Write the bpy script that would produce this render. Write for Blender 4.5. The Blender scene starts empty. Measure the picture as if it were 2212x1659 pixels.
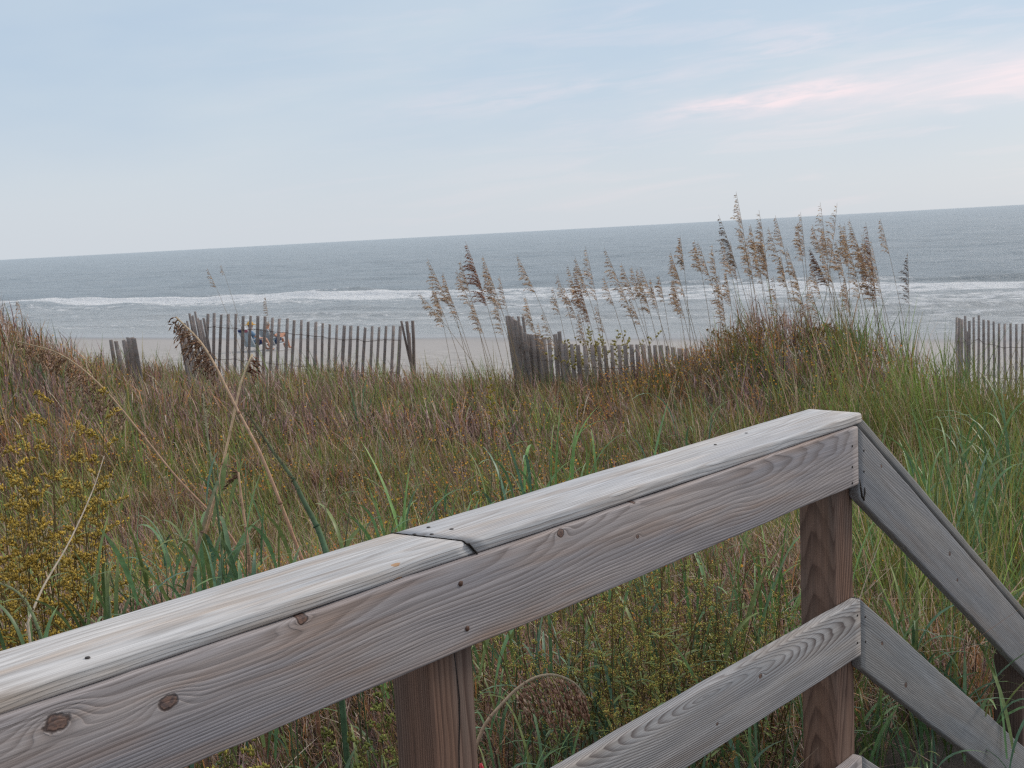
import bpy, math, random
import numpy as np
from mathutils import Vector, Matrix
R_ = math.radians
rng = np.random.default_rng(7)
random.seed(11)
sc = bpy.context.scene

# ------------------------------------------------------------------ camera
EYE = 4.6
F_PX = 1139.8
PITCH, ROLL = R_(7.58), R_(3.10)
fwd = Vector((0, math.cos(PITCH), -math.sin(PITCH)))
up0 = Vector((0, math.sin(PITCH), math.cos(PITCH)))
rt0 = Vector((1, 0, 0))
RT = rt0*math.cos(ROLL) - up0*math.sin(ROLL)
UP = up0*math.cos(ROLL) + rt0*math.sin(ROLL)
cd = bpy.data.cameras.new('camera')
cam = bpy.data.objects.new('camera', cd)
sc.collection.objects.link(cam)
m = Matrix((RT, UP, -fwd)).transposed().to_4x4()
m.translation = Vector((0, 0, EYE))
cam.matrix_world = m
cd.sensor_width = 36; cd.lens = F_PX/1024*36
cd.clip_start = .05; cd.clip_end = 60000
cd.dof.use_dof = True; cd.dof.focus_distance = 2.3; cd.dof.aperture_fstop = 20
sc.camera = cam

# ------------------------------------------------------------------ node helpers
class NT:
    def __init__(s, tree): s.t = tree; s.n = tree.nodes; s.l = tree.links
    def new(s, typ, **kw):
        n = s.n.new(typ)
        for k, v in kw.items(): setattr(n, k, v)
        return n
    def put(s, sock, v):
        if v is None: return
        if isinstance(v, bpy.types.NodeSocket): s.l.new(v, sock)
        else: sock.default_value = v
    def m(s, op, a, b=None, c=None, clamp=False):
        n = s.new('ShaderNodeMath', operation=op); n.use_clamp = clamp
        for i, v in enumerate((a, b, c)):
            if v is not None: s.put(n.inputs[i], v)
        return n.outputs[0]
    def vm(s, op, a, b=None):
        n = s.new('ShaderNodeVectorMath', operation=op)
        s.put(n.inputs[0], a)
        if b is not None: s.put(n.inputs[1], b)
        return n.outputs[0]
    def comb(s, x, y, z):
        n = s.new('ShaderNodeCombineXYZ')
        for i, v in enumerate((x, y, z)): s.put(n.inputs[i], v)
        return n.outputs[0]
    def sep(s, v):
        n = s.new('ShaderNodeSeparateXYZ'); s.put(n.inputs[0], v); return n.outputs
    def noise(s, v, scale=1., detail=2., rough=.5, dist=0.):
        n = s.new('ShaderNodeTexNoise'); s.put(n.inputs['Vector'], v)
        n.inputs['Scale'].default_value = scale; n.inputs['Detail'].default_value = detail
        n.inputs['Roughness'].default_value = rough; n.inputs['Distortion'].default_value = dist
        return n.outputs['Fac']
    def ramp(s, f, stops):
        n = s.new('ShaderNodeValToRGB'); s.put(n.inputs[0], f); e = n.color_ramp.elements
        while len(e) < len(stops): e.new(.5)
        for i, (p, c) in enumerate(stops):
            e[i].position = p
            e[i].color = (c, c, c, 1) if isinstance(c, (int, float)) else (*c, 1)
        return n.outputs[0]
    def mix(s, f, a, b, blend='MIX'):
        n = s.new('ShaderNodeMix', data_type='RGBA', blend_type=blend)
        s.put(n.inputs[0], f)
        for i, v in ((6, a), (7, b)):
            if isinstance(v, tuple): v = (*v[:3], 1)
            s.put(n.inputs[i], v)
        return n.outputs[2]
    def smooth(s, v, a, b):
        n = s.new('ShaderNodeMapRange', interpolation_type='SMOOTHSTEP')
        s.put(n.inputs[0], v); n.inputs[1].default_value = a; n.inputs[2].default_value = b
        return n.outputs[0]

# ------------------------------------------------------------------ sky
SUN_AZ, SUN_EL = 62., 34.      # azimuth clockwise from +Y
w = bpy.data.worlds.new('World'); sc.world = w; w.use_nodes = True
T = NT(w.node_tree); T.n.clear()
out = T.new('ShaderNodeOutputWorld'); bg = T.new('ShaderNodeBackground')
T.l.new(bg.outputs[0], out.inputs[0])
sky = T.new('ShaderNodeTexSky', sky_type='NISHITA'); sky.sun_disc = False
sky.sun_elevation = R_(SUN_EL); sky.sun_rotation = R_(SUN_AZ); sky.air_density = 1.; sky.dust_density = 2.
d = T.new('ShaderNodeTexCoord').outputs['Generated']
x, y, z = T.sep(T.vm('NORMALIZE', d))
az = T.m('ARCTAN2', x, y); el = T.m('ARCSINE', z)
tilt = T.m('ADD', el, T.m('MULTIPLY', az, -.07))             # wisps climb to the right
# thin overcast veil over the blue
big = T.noise(T.comb(T.m('MULTIPLY', az, 2.6), T.m('MULTIPLY', tilt, 9.), 3.1), 1., 4., .55)
veil_lo = T.mix(T.ramp(big, [(.36, 0.), (.66, 1.)]), (.445, .555, .685), (.53, .615, .70))
hz = T.m('SUBTRACT', 1., T.smooth(el, -.01, .15))
veil = T.mix(hz, veil_lo, (.615, .66, .715))
hi = T.smooth(el, .18, 1.1)
veil = T.mix(hi, veil, (.92, .93, .96))
# wispy pink cloud
st = T.comb(T.m('MULTIPLY', az, 7.), T.m('MULTIPLY', tilt, 60.), 1.7)
wn = T.noise(st, 1., 5., .6, .6)
wisp = T.ramp(wn, [(.50, 0.), (.74, 1.)])
def band(a0, t0, sa, st_):
    u = T.m('DIVIDE', T.m('SUBTRACT', az, a0), sa); v = T.m('DIVIDE', T.m('SUBTRACT', tilt, t0), st_)
    return T.m('EXPONENT', T.m('MULTIPLY', T.m('ADD', T.m('MULTIPLY', u, u), T.m('MULTIPLY', v, v)), -1.))
n2 = T.noise(T.comb(T.m('MULTIPLY', az, 16.), T.m('MULTIPLY', tilt, 110.), 9.), 1., 5., .62, .4)
n2 = T.ramp(n2, [(.36, 0.), (.68, 1.)])
b1 = T.m('MULTIPLY', band(.235, .083, .085, .009), n2)
b2 = T.m('MULTIPLY', band(.46, .074, .20, .019), T.ramp(wn, [(.3, .25), (.65, 1.)]))
b3 = T.m('MULTIPLY', band(.03, .112, .12, .012), n2)
b4 = T.m('MULTIPLY', band(.25, .123, .05, .010), n2)
soft = T.m('MULTIPLY', wisp, T.smooth(az, -.5, .6))
cl = T.m('ADD', T.m('MULTIPLY', soft, .34), T.m('ADD', T.m('MULTIPLY', b1, 1.3), T.m('MULTIPLY', b2, 1.1)))
cl = T.m('ADD', cl, T.m('ADD', T.m('MULTIPLY', b3, .35), T.m('MULTIPLY', b4, .5)), clamp=True)
veil = T.mix(cl, veil, (.86, .73, .77))
nsc = T.vm('SCALE', sky.outputs[0]); nsc.node.inputs['Scale'].default_value = .12
col = T.mix(.12, veil, nsc)
below = T.smooth(el, -.12, -.01)
col = T.mix(below, (.22, .25, .27), col)
T.l.new(col, bg.inputs[0]); bg.inputs[1].default_value = 1.0

sl = bpy.data.lights.new('sun', 'SUN'); sl.energy = 1.5; sl.angle = R_(12); sl.color = (1, .90, .78)
so = bpy.data.objects.new('sun', sl); sc.collection.objects.link(so)
sd = Vector((math.sin(R_(SUN_AZ))*math.cos(R_(SUN_EL)), math.cos(R_(SUN_AZ))*math.cos(R_(SUN_EL)), math.sin(R_(SUN_EL))))
so.rotation_euler = sd.to_track_quat('Z', 'Y').to_euler()
sc.view_settings.view_transform = 'Standard'; sc.view_settings.look = 'None'
sc.view_settings.gamma = 1; sc.cycles.use_denoising = False; sc.cycles.pixel_filter_type = 'BLACKMAN_HARRIS'; sc.cycles.filter_width = 1.25
sc.cycles.sample_clamp_direct = 3; sc.cycles.sample_clamp_indirect = 3; sc.cycles.max_bounces = 8; sc.cycles.diffuse_bounces = 3
sc.view_settings.exposure = .16; sc.view_settings.use_curve_mapping = False

# ------------------------------------------------------------------ scene helpers
def tag(o, label=None, cat=None, group=None, kind=None):
    if label: o['label'] = label
    if cat: o['category'] = cat
    if group: o['group'] = group
    if kind: o['kind'] = kind
    return o
def link(o, parent=None):
    sc.collection.objects.link(o)
    if parent is not None: o.parent = parent
    return o
def empty(name, loc=(0, 0, 0), rot=(0, 0, 0)):
    o = bpy.data.objects.new(name, None); o.empty_display_size = .1
    o.location = loc; o.rotation_euler = rot
    return link(o)
def np_mesh(name, V, tris, mat=None, cols=None, smooth=False, uv=None):
    V = np.asarray(V, dtype=np.float32).reshape(-1, 3); tris = np.asarray(tris, dtype=np.int32).reshape(-1, 3)
    me = bpy.data.meshes.new(name)
    me.vertices.add(len(V)); me.vertices.foreach_set('co', V.ravel())
    me.loops.add(len(tris)*3); me.loops.foreach_set('vertex_index', tris.ravel())
    me.polygons.add(len(tris))
    me.polygons.foreach_set('loop_start', np.arange(0, len(tris)*3, 3, dtype=np.int32))
    me.polygons.foreach_set('loop_total', np.full(len(tris), 3, dtype=np.int32))
    if smooth: me.polygons.foreach_set('use_smooth', np.ones(len(tris), dtype=bool))
    me.update(calc_edges=True)
    if cols is not None:
        a = me.color_attributes.new('Col', 'FLOAT_COLOR', 'POINT')
        c = np.ones((len(V), 4), dtype=np.float32); c[:, :3] = cols
        a.data.foreach_set('color', c.ravel())
    if mat: me.materials.append(mat)
    return me
def mesh_ob(name, me, parent=None):
    return link(bpy.data.objects.new(name, me), parent)

class MB:
    """collects pieces of one mesh"""
    def __init__(s): s.v = []; s.t = []; s.c = []; s.n = 0
    def add(s, V, tris, col=(.5, .5, .5)):
        V = np.asarray(V, float).reshape(-1, 3); tris = np.asarray(tris, int).reshape(-1, 3)
        s.v.append(V); s.t.append(tris+s.n)
        c = np.asarray(col, float); s.c.append(np.broadcast_to(c, V.shape).copy() if c.ndim == 1 else c)
        s.n += len(V)
    def tube(s, pts, radii, col, sides=5):
        pts = np.asarray(pts, float); k = len(pts); radii = np.broadcast_to(radii, (k,))
        tg = np.gradient(pts, axis=0); tg /= np.linalg.norm(tg, axis=1)[:, None]+1e-9
        ref = np.array([0., 0, 1]) if abs(tg[:, 2]).mean() < .8 else np.array([1., 0, 0])
        u = np.cross(tg, ref); u /= np.linalg.norm(u, axis=1)[:, None]+1e-9; v = np.cross(tg, u)
        a = np.linspace(0, 2*np.pi, sides, endpoint=False)
        V = pts[:, None]+radii[:, None, None]*(np.cos(a)[None, :, None]*u[:, None]+np.sin(a)[None, :, None]*v[:, None])
        f = []
        for i in range(k-1):
            for j in range(sides):
                a0 = i*sides+j; a1 = i*sides+(j+1) % sides; b0 = a0+sides; b1 = a1+sides
                f += [(a0, a1, b1), (a0, b1, b0)]
        for j in range(1, sides-1):
            f += [(0, j+1, j), ((k-1)*sides, (k-1)*sides+j, (k-1)*sides+j+1)]
        c = np.asarray(col, float)
        if c.ndim == 2: c = np.repeat(c, sides, axis=0)
        s.add(V.reshape(-1, 3), f, c)
    def ribbon(s, pts, side, width, col, fold=.0):
        """leaf along pts; width array; slight V fold"""
        pts = np.asarray(pts, float); k = len(pts); width = np.broadcast_to(width, (k,))
        side = np.broadcast_to(np.asarray(side, float), (k, 3))
        tg = np.gradient(pts, axis=0); nn = np.cross(tg, side); nn /= np.linalg.norm(nn, axis=1)[:, None]+1e-9
        L = pts-side*width[:, None]*.5+nn*fold*width[:, None]; Rr = pts+side*width[:, None]*.5+nn*fold*width[:, None]
        V = np.stack([L, pts, Rr], 1).reshape(-1, 3); f = []
        for i in range(k-1):
            for j in (0, 1):
                a = i*3+j; f += [(a, a+1, a+4), (a, a+4, a+3)]
        c = np.asarray(col, float)
        if c.ndim == 2: c = np.repeat(c, 3, axis=0)
        s.add(V, f, c)
    def spike(s, p, dirv, ln, wd, col):
        """a flat lens shaped spikelet, 8 triangles"""
        dirv = np.asarray(dirv, float); dirv = dirv/np.linalg.norm(dirv)
        r = rng.normal(size=3); a = np.cross(dirv, r); a /= np.linalg.norm(a); b = np.cross(dirv, a)
        p = np.asarray(p, float); m_ = p+dirv*ln*.42
        V = [p, m_+a*wd*.5, m_+b*wd*.16, m_-a*wd*.5, m_-b*wd*.16, p+dirv*ln]
        s.add(V, [(0, 1, 2), (0, 2, 3), (0, 3, 4), (0, 4, 1), (5, 2, 1), (5, 3, 2), (5, 4, 3), (5, 1, 4)], col)
    def box(s, c, sz, col, M=None):
        c = np.asarray(c, float); h = np.asarray(sz, float)/2
        V = np.array([[x, y, z] for x in (-1, 1) for y in (-1, 1) for z in (-1, 1)])*h
        if M is not None: V = V@np.asarray(M, float).T
        f = [(0, 1, 3), (0, 3, 2), (4, 6, 7), (4, 7, 5), (0, 4, 5), (0, 5, 1), (2, 3, 7), (2, 7, 6), (0, 2, 6), (0, 6, 4), (1, 5, 7), (1, 7, 3)]
        s.add(V+c, f, col)
    def build(s, name, mat, parent=None, smooth=False):
        me = np_mesh(name, np.concatenate(s.v), np.concatenate(s.t), mat, np.concatenate(s.c), smooth)
        return mesh_ob(name, me, parent)

# value noise
def vnoise(x, y, seed=0):
    x = np.asarray(x, float); y = np.asarray(y, float)
    xi = np.floor(x).astype(np.int64); yi = np.floor(y).astype(np.int64); fx = x-xi; fy = y-yi
    fx = fx*fx*(3-2*fx); fy = fy*fy*(3-2*fy)
    def h(a, b):
        n = (a*374761393+b*668265263+seed*982451653) & 0xffffffff
        n = ((n ^ (n >> 13))*1274126177) & 0xffffffff
        return ((n ^ (n >> 16)) & 0xffff)/65535.
    return (h(xi, yi)*(1-fx)+h(xi+1, yi)*fx)*(1-fy)+(h(xi, yi+1)*(1-fx)+h(xi+1, yi+1)*fx)*fy
def fbm(x, y, seed=0, o=4):
    r = 0; a = .5; t = 0
    for i in range(o):
        r = r+a*vnoise(x*2**i, y*2**i, seed+i*17); t += a; a *= .5
    return r/t

# pixel (in the 1024 wide frame) and depth to a place in the world, used to survey the site
def at(px, py, D):
    v = RT*((px-512)/F_PX)-UP*((py-384)/F_PX)+fwd
    v = v*(D/v.y)
    return Vector((v.x, v.y, v.z+EYE))
DS = 1024/2212.
def atd(dx, dy, D): return at(dx*DS, dy*DS, D)

# ------------------------------------------------------------------ terrain
SN = (math.sin(R_(31)), math.cos(R_(31)))          # seaward direction
def sst(x, a, b):
    t = np.clip((x-a)/(b-a), 0, 1); return t*t*(3-2*t)
def gauss(x, y, cx, cy, sx, sy): return np.exp(-((x-cx)/sx)**2-((y-cy)/sy)**2)
def ground_z(x, y):
    x = np.asarray(x, float); y = np.asarray(y, float)
    s = x*SN[0]+y*SN[1]
    beach = (44.8-s)*.0632
    dune = 2.45+.26*sst(y, 6.5, 9.5)+.50*(1-sst(y, 3.4, 7.5))*(1-sst(x, .9, 2.4))
    k = sst(s, 10.2, 17.5)
    z = dune*(1-k)+np.minimum(beach, 2.5)*k
    z = z+1.77*gauss(x, y, -6.3, 10.4, 2.2, 2.4)+.60*gauss(x, y, 2.95, 11.2, 1.3, 1.4)-.95*gauss(x, y, 4.85, 11.6, .7, 2.2)
    z = z+.35*gauss(x, y, 7.4, 10, 1.8, 2.2)-.12*gauss(x, y, -3.75, 11.6, .75, 2.6)-.16*gauss(x, y, 1.0, 10.8, .9, 1.)
    z = z+(fbm(x*.8, y*.8, 3)-.5)*.28*(1-k)+(fbm(x*.5, y*.5, 5)-.5)*.10*k*sst(-s, -44, -30)
    return np.where(s > 60, np.maximum(z, -1.5), z)

mat_cache = {}
def attr_mat(name, rough=.7, transl=0., spec=.3, bump=0.):
    if name in mat_cache: return mat_cache[name]
    M = bpy.data.materials.new(name); M.use_nodes = True
    N = NT(M.node_tree); N.n.clear()
    o = N.new('ShaderNodeOutputMaterial'); p = N.new('ShaderNodeBsdfPrincipled')
    a = N.new('ShaderNodeAttribute', attribute_name='Col')
    tc = N.new('ShaderNodeTexCoord').outputs['Object']
    v = N.noise(tc, 60., 3., .6)
    c = N.mix(1., a.outputs['Color'], N.ramp(v, [(.3, .72), (.7, 1.22)]), 'MULTIPLY')
    N.l.new(c, p.inputs['Base Color']); p.inputs['Roughness'].default_value = rough
    p.inputs['Specular IOR Level'].default_value = spec
    if transl:
        t = N.new('ShaderNodeBsdfTranslucent'); N.l.new(c, t.inputs[0])
        mx = N.new('ShaderNodeMixShader'); mx.inputs[0].default_value = transl
        N.l.new(p.outputs[0], mx.inputs[1]); N.l.new(t.outputs[0], mx.inputs[2]); N.l.new(mx.outputs[0], o.inputs[0])
    else: N.l.new(p.outputs[0], o.inputs[0])
    mat_cache[name] = M; return M
M_grass = attr_mat('grass blade', .55, .25, .25)
M_dry = attr_mat('dry plant', .75, .15, .15)
M_leaf = attr_mat('broad leaf', .42, .2, .4)
M_cloth = attr_mat('cloth', .85, .1, .2)
M_skin = attr_mat('skin', .6, 0., .3)
M_metal = attr_mat('enamelled metal', .35, 0., .5)

def grid_mesh(name, X, Y, Z, mat, cols=None):
    r, c = X.shape; idx = np.arange(r*c).reshape(r, c)
    a = idx[:-1, :-1].ravel(); b = idx[:-1, 1:].ravel(); d_ = idx[1:, :-1].ravel(); e = idx[1:, 1:].ravel()
    tr = np.concatenate([np.stack([a, b, e], 1), np.stack([a, e, d_], 1)])
    return np_mesh(name, np.stack([X, Y, Z], -1).reshape(-1, 3), tr, mat, cols, True)

# sand
M_sand = bpy.data.materials.new('sand'); M_sand.use_nodes = True
N = NT(M_sand.node_tree); P = N.n['Principled BSDF']
g = N.new('ShaderNodeNewGeometry').outputs['Position']
gx, gy, gz = N.sep(g)
s_ = N.m('ADD', N.m('MULTIPLY', gx, SN[0]), N.m('MULTIPLY', gy, SN[1]))
sw = N.m('ADD', s_, N.m('MULTIPLY', N.noise(g, .18, 3.), 5.))
wet = N.smooth(sw, 38., 44.)
damp = N.smooth(sw, 28., 36.)
dry = N.mix(N.ramp(N.noise(g, 1.3, 6., .65), [(.35, 0.), (.65, 1.)]), (.315, .30, .285), (.40, .38, .36))
ft = N.ramp(N.noise(g, 3.5, 4., .6), [(.38, .72), (.52, 1.0)])
dry = N.mix(1., dry, ft, 'MULTIPLY')
dampc = N.mix(N.noise(N.vm('MULTIPLY', g, (1., .4, 1.)), .5, 3.), (.30, .285, .275), (.37, .35, .335))
c = N.mix(damp, dry, dampc)
c = N.mix(wet, c, (.17, .16, .155))
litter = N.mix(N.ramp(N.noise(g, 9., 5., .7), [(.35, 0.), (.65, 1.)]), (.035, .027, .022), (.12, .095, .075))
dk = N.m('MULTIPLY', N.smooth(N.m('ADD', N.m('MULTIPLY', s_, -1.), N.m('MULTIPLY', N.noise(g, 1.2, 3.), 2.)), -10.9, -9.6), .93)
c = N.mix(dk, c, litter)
N.l.new(c, P.inputs['Base Color'])
N.l.new(N.m('SUBTRACT', .9, N.m('MULTIPLY', wet, .72)), P.inputs['Roughness'])
bp = N.new('ShaderNodeBump'); bp.inputs['Strength'].default_value = .6; bp.inputs['Distance'].default_value = .05
hgt = N.m('MULTIPLY', N.noise(g, 4., 5., .6), N.m('SUBTRACT', 1., wet))
N.l.new(hgt, bp.inputs['Height']); N.l.new(bp.outputs[0], P.inputs['Normal'])

u = np.linspace(-1, 1, 260); rr = np.concatenate([np.linspace(-4, 20, 200), np.linspace(20.4, 85, 130)])
YY, UU = np.meshgrid(rr, u, indexing='ij'); XX = UU*(14+np.maximum(YY, 0)*1.9)
gm = grid_mesh('ground', XX, YY, ground_z(XX, YY), M_sand)
tag(mesh_ob('ground', gm), kind='structure')

# ------------------------------------------------------------------ sea
M_sea = bpy.data.materials.new('sea water'); M_sea.use_nodes = True
N = NT(M_sea.node_tree); P = N.n['Principled BSDF']
g = N.new('ShaderNodeNewGeometry').outputs['Position']; gx, gy, gz = N.sep(g)
rot = N.new('ShaderNodeVectorRotate', rotation_type='Z_AXIS'); N.l.new(g, rot.inputs[0]); rot.inputs['Angle'].default_value = R_(31)
q = rot.outputs[0]                                     # x along the shore, y seaward
at_ = N.new('ShaderNodeAttribute', attribute_name='Col')
fo = N.sep(at_.outputs['Color'])[0]
rip = N.noise(N.vm('MULTIPLY', q, (.42, 1., 1.)), 1.1, 7., .70)
rip2 = N.noise(N.vm('MULTIPLY', q, (.3, 1., 1.)), .12, 4., .6)
deep = N.mix(N.ramp(rip2, [(.35, 0.), (.65, 1.)]), (.275, .32, .35), (.33, .37, .395))
deep = N.mix(N.smooth(N.sep(q)[1], 84., 44.), deep, (.44, .46, .465))
fn = N.noise(N.vm('MULTIPLY', q, (.5, 1.3, 1.6)), 1.6, 8., .74, .4)
fm = N.m('ADD', fo, N.m('MULTIPLY', N.m('SUBTRACT', fn, .5), 1.9))
fm = N.smooth(fm, .42, .80)
c = N.mix(fm, deep, (.78, .80, .82))
N.l.new(c, P.inputs['Base Color'])
N.l.new(N.m('ADD', .34, N.m('MULTIPLY', fm, .5)), P.inputs['Roughness'])
P.inputs['IOR'].default_value = 1.33
bp = N.new('ShaderNodeBump'); bp.inputs['Strength'].default_value = 1.; bp.inputs['Distance'].default_value = .9
N.l.new(N.m('ADD', rip, N.m('MULTIPLY', rip2, 1.5)), bp.inputs['Height']); N.l.new(bp.outputs[0], P.inputs['Normal'])

srow = np.concatenate([np.arange(41, 85, .16), np.arange(85, 200, .5), np.geomspace(200.7, 1500, 250), np.geomspace(1520, 25000, 60)])
tau = np.linspace(-1, 1, 470)
Sg, Tg = np.meshgrid(srow, tau, indexing='ij')
Tg = Tg*(1.35*Sg+20)-.85*Sg
X = Sg*SN[0]+Tg*SN[1]; Y = Sg*SN[1]-Tg*SN[0]
foam = np.zeros_like(Sg)
Zs = np.zeros_like(Sg)
fade = sst(Sg, 44, 60)
Zs += (fbm(Tg*.05, Sg*.22, 21, 3)-.5)*.55*fade*np.exp(-np.maximum(Sg-150, 0)/300)
Zs += (fbm(Tg*.16, Sg*.42, 31, 3)-.5)*.44*fade*np.exp(-np.maximum(Sg-300, 0)/500)
Zs += (fbm(Tg*.12, Sg*.17, 33, 3)-.5)*.46*sst(Sg, 80, 160)*np.exp(-np.maximum(Sg-900, 0)/900)
lines = [(69.5, -.055, .44, 2.0, 41, 1.12), (72.5, -.055, .30, 1.2, 47, .5), (65.5, -.045, .2, 2.0, 46, .62), (61.0, -.03, .25, 1.8, 42, .62), (56.5, 0., .22, 1.4, 43, .52), (52.3, .0, .16, 1.2, 44, .5), (48.0, 0., .10, 1.1, 45, .42)]
for s0, sl_, amp, wd, seed, fa in lines:
    sc_ = s0+sl_*Tg+(fbm(Tg*.045, Tg*0+seed, seed, 3)-.5)*5.+(fbm(Tg*.3, Tg*0+seed, seed+5, 2)-.5)*1.
    am = .62+.55*sst(fbm(Tg*.045, Tg*0+9.3, seed+9, 3), .3, .7)
    q_ = Sg-sc_                       # >0 seaward
    prof = np.where(q_ < 0, np.exp(-(q_/(wd*.42))**2), np.exp(-(q_/(wd*1.5))**2))
    Zs += amp*am*prof
    trail = np.where(q_ < 0, np.exp(-(q_/(wd*1.9))**2), np.exp(-(q_/(wd*.45))**2))
    foam = np.maximum(foam, fa*np.clip(am, 0, 1.1)*trail)
foam = np.maximum(foam, (.38*sst(Sg, 45, 49)*sst(-Sg, -71, -66)*(.5+fbm(Tg*.06, Sg*.4, 77, 3))))
edge = Sg-(45.3+(fbm(Tg*.06, Tg*0, 55, 3)-.5)*3.)
foam = np.maximum(foam, .42*np.exp(-(edge/.5)**2))
foam = np.where(Sg > 84, foam*0+.03+.05*fbm(Tg*.02, Sg*.1, 88, 2), foam)
Zs = Zs+.02
cols = np.stack([foam, foam, foam], -1).reshape(-1, 3)
tag(mesh_ob('sea', grid_mesh('sea', X, Y, Zs, M_sea, cols)), kind='structure')

# ------------------------------------------------------------------ wood
def wood(name, pith=(0, -.06), tilt=(0, 0), ring=190., warp=.02, knots=(), light=(.44, .42, .41), dark=(.20, .165, .145),
         tan=(.36, .27, .20), tanamt=.5, blue=(.33, .345, .37), chips=(), seed=0., contrast=1., cracks=.5, fibre=1., axis='x', shift=0.):
    M = bpy.data.materials.new(name); M.use_nodes = True
    N = NT(M.node_tree); P = N.n['Principled BSDF']
    tc = N.new('ShaderNodeTexCoord').outputs['Object']
    x, y, z = N.sep(tc)
    xs = N.m('ADD', x, seed)
    lw = N.new('ShaderNodeTexNoise'); N.put(lw.inputs['Vector'], N.comb(N.m('MULTIPLY', xs, 1.9), N.m('MULTIPLY', y, 5.), N.m('MULTIPLY', z, 5.)))
    lw.inputs['Scale'].default_value = 1.; lw.inputs['Detail'].default_value = 2.5
    wc = N.sep(lw.outputs['Color'])
    yy = N.m('ADD', N.m('ADD', y, -pith[0]), N.m('ADD', N.m('MULTIPLY', x, tilt[0]), N.m('MULTIPLY', N.m('SUBTRACT', wc[0], .5), warp)))
    zz = N.m('ADD', N.m('ADD', z, -pith[1]), N.m('ADD', N.m('MULTIPLY', x, tilt[1]), N.m('MULTIPLY', N.m('SUBTRACT', wc[1], .5), warp*2.2)))
    r = N.m('SQRT', N.m('ADD', N.m('MULTIPLY', yy, yy), N.m('MULTIPLY', zz, zz)))
    core = None; halo = None
    for (kx, ky, kr, amp) in knots:
        dx = N.m('SUBTRACT', x, kx); dy = N.m('SUBTRACT', y, ky)
        e = N.m('ADD', N.m('MULTIPLY', N.m('MULTIPLY', dx, dx), 1/(kr*3.6)**2), N.m('MULTIPLY', N.m('MULTIPLY', dy, dy), 1/(kr*1.8)**2))
        gs = N.m('EXPONENT', N.m('MULTIPLY', e, -1.))
        r = N.m('ADD', r, N.m('MULTIPLY', gs, amp*kr))
        dist = N.m('SQRT', N.m('ADD', N.m('MULTIPLY', N.m('MULTIPLY', dx, dx), .55), N.m('MULTIPLY', dy, dy)))
        dist = N.m('ADD', dist, N.m('MULTIPLY', N.m('SUBTRACT', N.noise(tc, 80., 4.), .5), kr*1.25))
        cm = N.smooth(dist, kr*1.12, kr*.8)
        rim = N.m('MULTIPLY', N.smooth(dist, kr*1.3, kr*1.05), N.smooth(dist, kr*.72, kr*.95))
        core = cm if core is None else N.m('MAXIMUM', core, cm)
        halo = rim if halo is None else N.m('MAXIMUM', halo, rim)
    ph = N.m('ADD', N.m('MULTIPLY', r, ring), N.m('MULTIPLY', N.noise(N.comb(N.m('MULTIPLY', xs, 3.), N.m('MULTIPLY', y, 30.), N.m('MULTIPLY', z, 30.)), 1., 2.), 1.6))
    fr = N.m('FRACT', ph)
    band = N.ramp(fr, [(0., .25), (.12, 0.), (.45, .18), (.8, .85), (.92, 1.), (1., .25)])
    # ring strength varies along the board
    var = N.ramp(N.noise(N.comb(N.m('MULTIPLY', xs, 1.3), N.m('MULTIPLY', y, 22.), N.m('MULTIPLY', z, 22.)), 1., 3.), [(.3, .25), (.7, 1.)])
    bs = N.m('MULTIPLY', N.m('MULTIPLY', band, var), .85*contrast)
    fib = N.noise(N.comb(N.m('MULTIPLY', xs, 9.), N.m('MULTIPLY', y, 520.), N.m('MULTIPLY', z, 520.)), 1., 3., .6)
    fib2 = N.noise(N.comb(N.m('MULTIPLY', xs, 4.), N.m('MULTIPLY', y, 90.), N.m('MULTIPLY', z, 90.)), 1., 3., .6)
    base = N.mix(N.ramp(N.noise(N.comb(N.m('MULTIPLY', xs, 2.), N.m('MULTIPLY', y, 14.), N.m('MULTIPLY', z, 14.)), 1., 4.), [(.35, 0.), (.65, 1.)]), light, blue)
    tm = N.ramp(N.noise(N.comb(N.m('MULTIPLY', N.m('ADD', xs, 7.), 2.6), N.m('MULTIPLY', y, 26.), N.m('MULTIPLY', z, 26.)), 1., 3., .55), [(.50, 0.), (.72, 1.)])
    base = N.mix(N.m('MULTIPLY', tm, tanamt), base, tan)
    c = N.mix(bs, base, dark)
    c = N.mix(1., c, N.ramp(fib, [(.25, 1-.30*fibre), (.75, 1+.16*fibre)]), 'MULTIPLY')
    c = N.mix(1., c, N.ramp(fib2, [(.3, .84), (.7, 1.10)]), 'MULTIPLY')
    if cracks:
        cn = N.noise(N.comb(N.m('MULTIPLY', xs, 2.2), N.m('MULTIPLY', N.m('ADD', y, 3.), 150.), N.m('MULTIPLY', z, 150.)), 1., 1.5)
        cr = N.smooth(cn, .745, .77)
        cr = N.m('MULTIPLY', cr, cracks)
        c = N.mix(cr, c, (.045, .035, .03))
    if core is not None:
        kc = N.mix(N.ramp(N.noise(tc, 160., 3.), [(.4, 0.), (.6, 1.)]), (.17, .085, .055), (.06, .028, .022))
        c = N.mix(N.m('MULTIPLY', core, .8), c, kc)
        c = N.mix(N.m('MULTIPLY', halo, .75), c, (.055, .035, .03))
    for (kx, ky, lx, ly) in chips:                      # splinters broken out, fresh wood showing
        dx = N.m('DIVIDE', N.m('SUBTRACT', x, kx), lx); dy = N.m('DIVIDE', N.m('SUBTRACT', y, ky), ly)
        dd = N.m('ADD', N.m('ADD', N.m('MULTIPLY', dx, dx), N.m('MULTIPLY', dy, dy)), N.m('MULTIPLY', N.m('SUBTRACT', N.noise(tc, 130., 3.), .5), 1.6))
        c = N.mix(N.smooth(dd, 1.05, .8), c, (.40, .25, .15))
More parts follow.
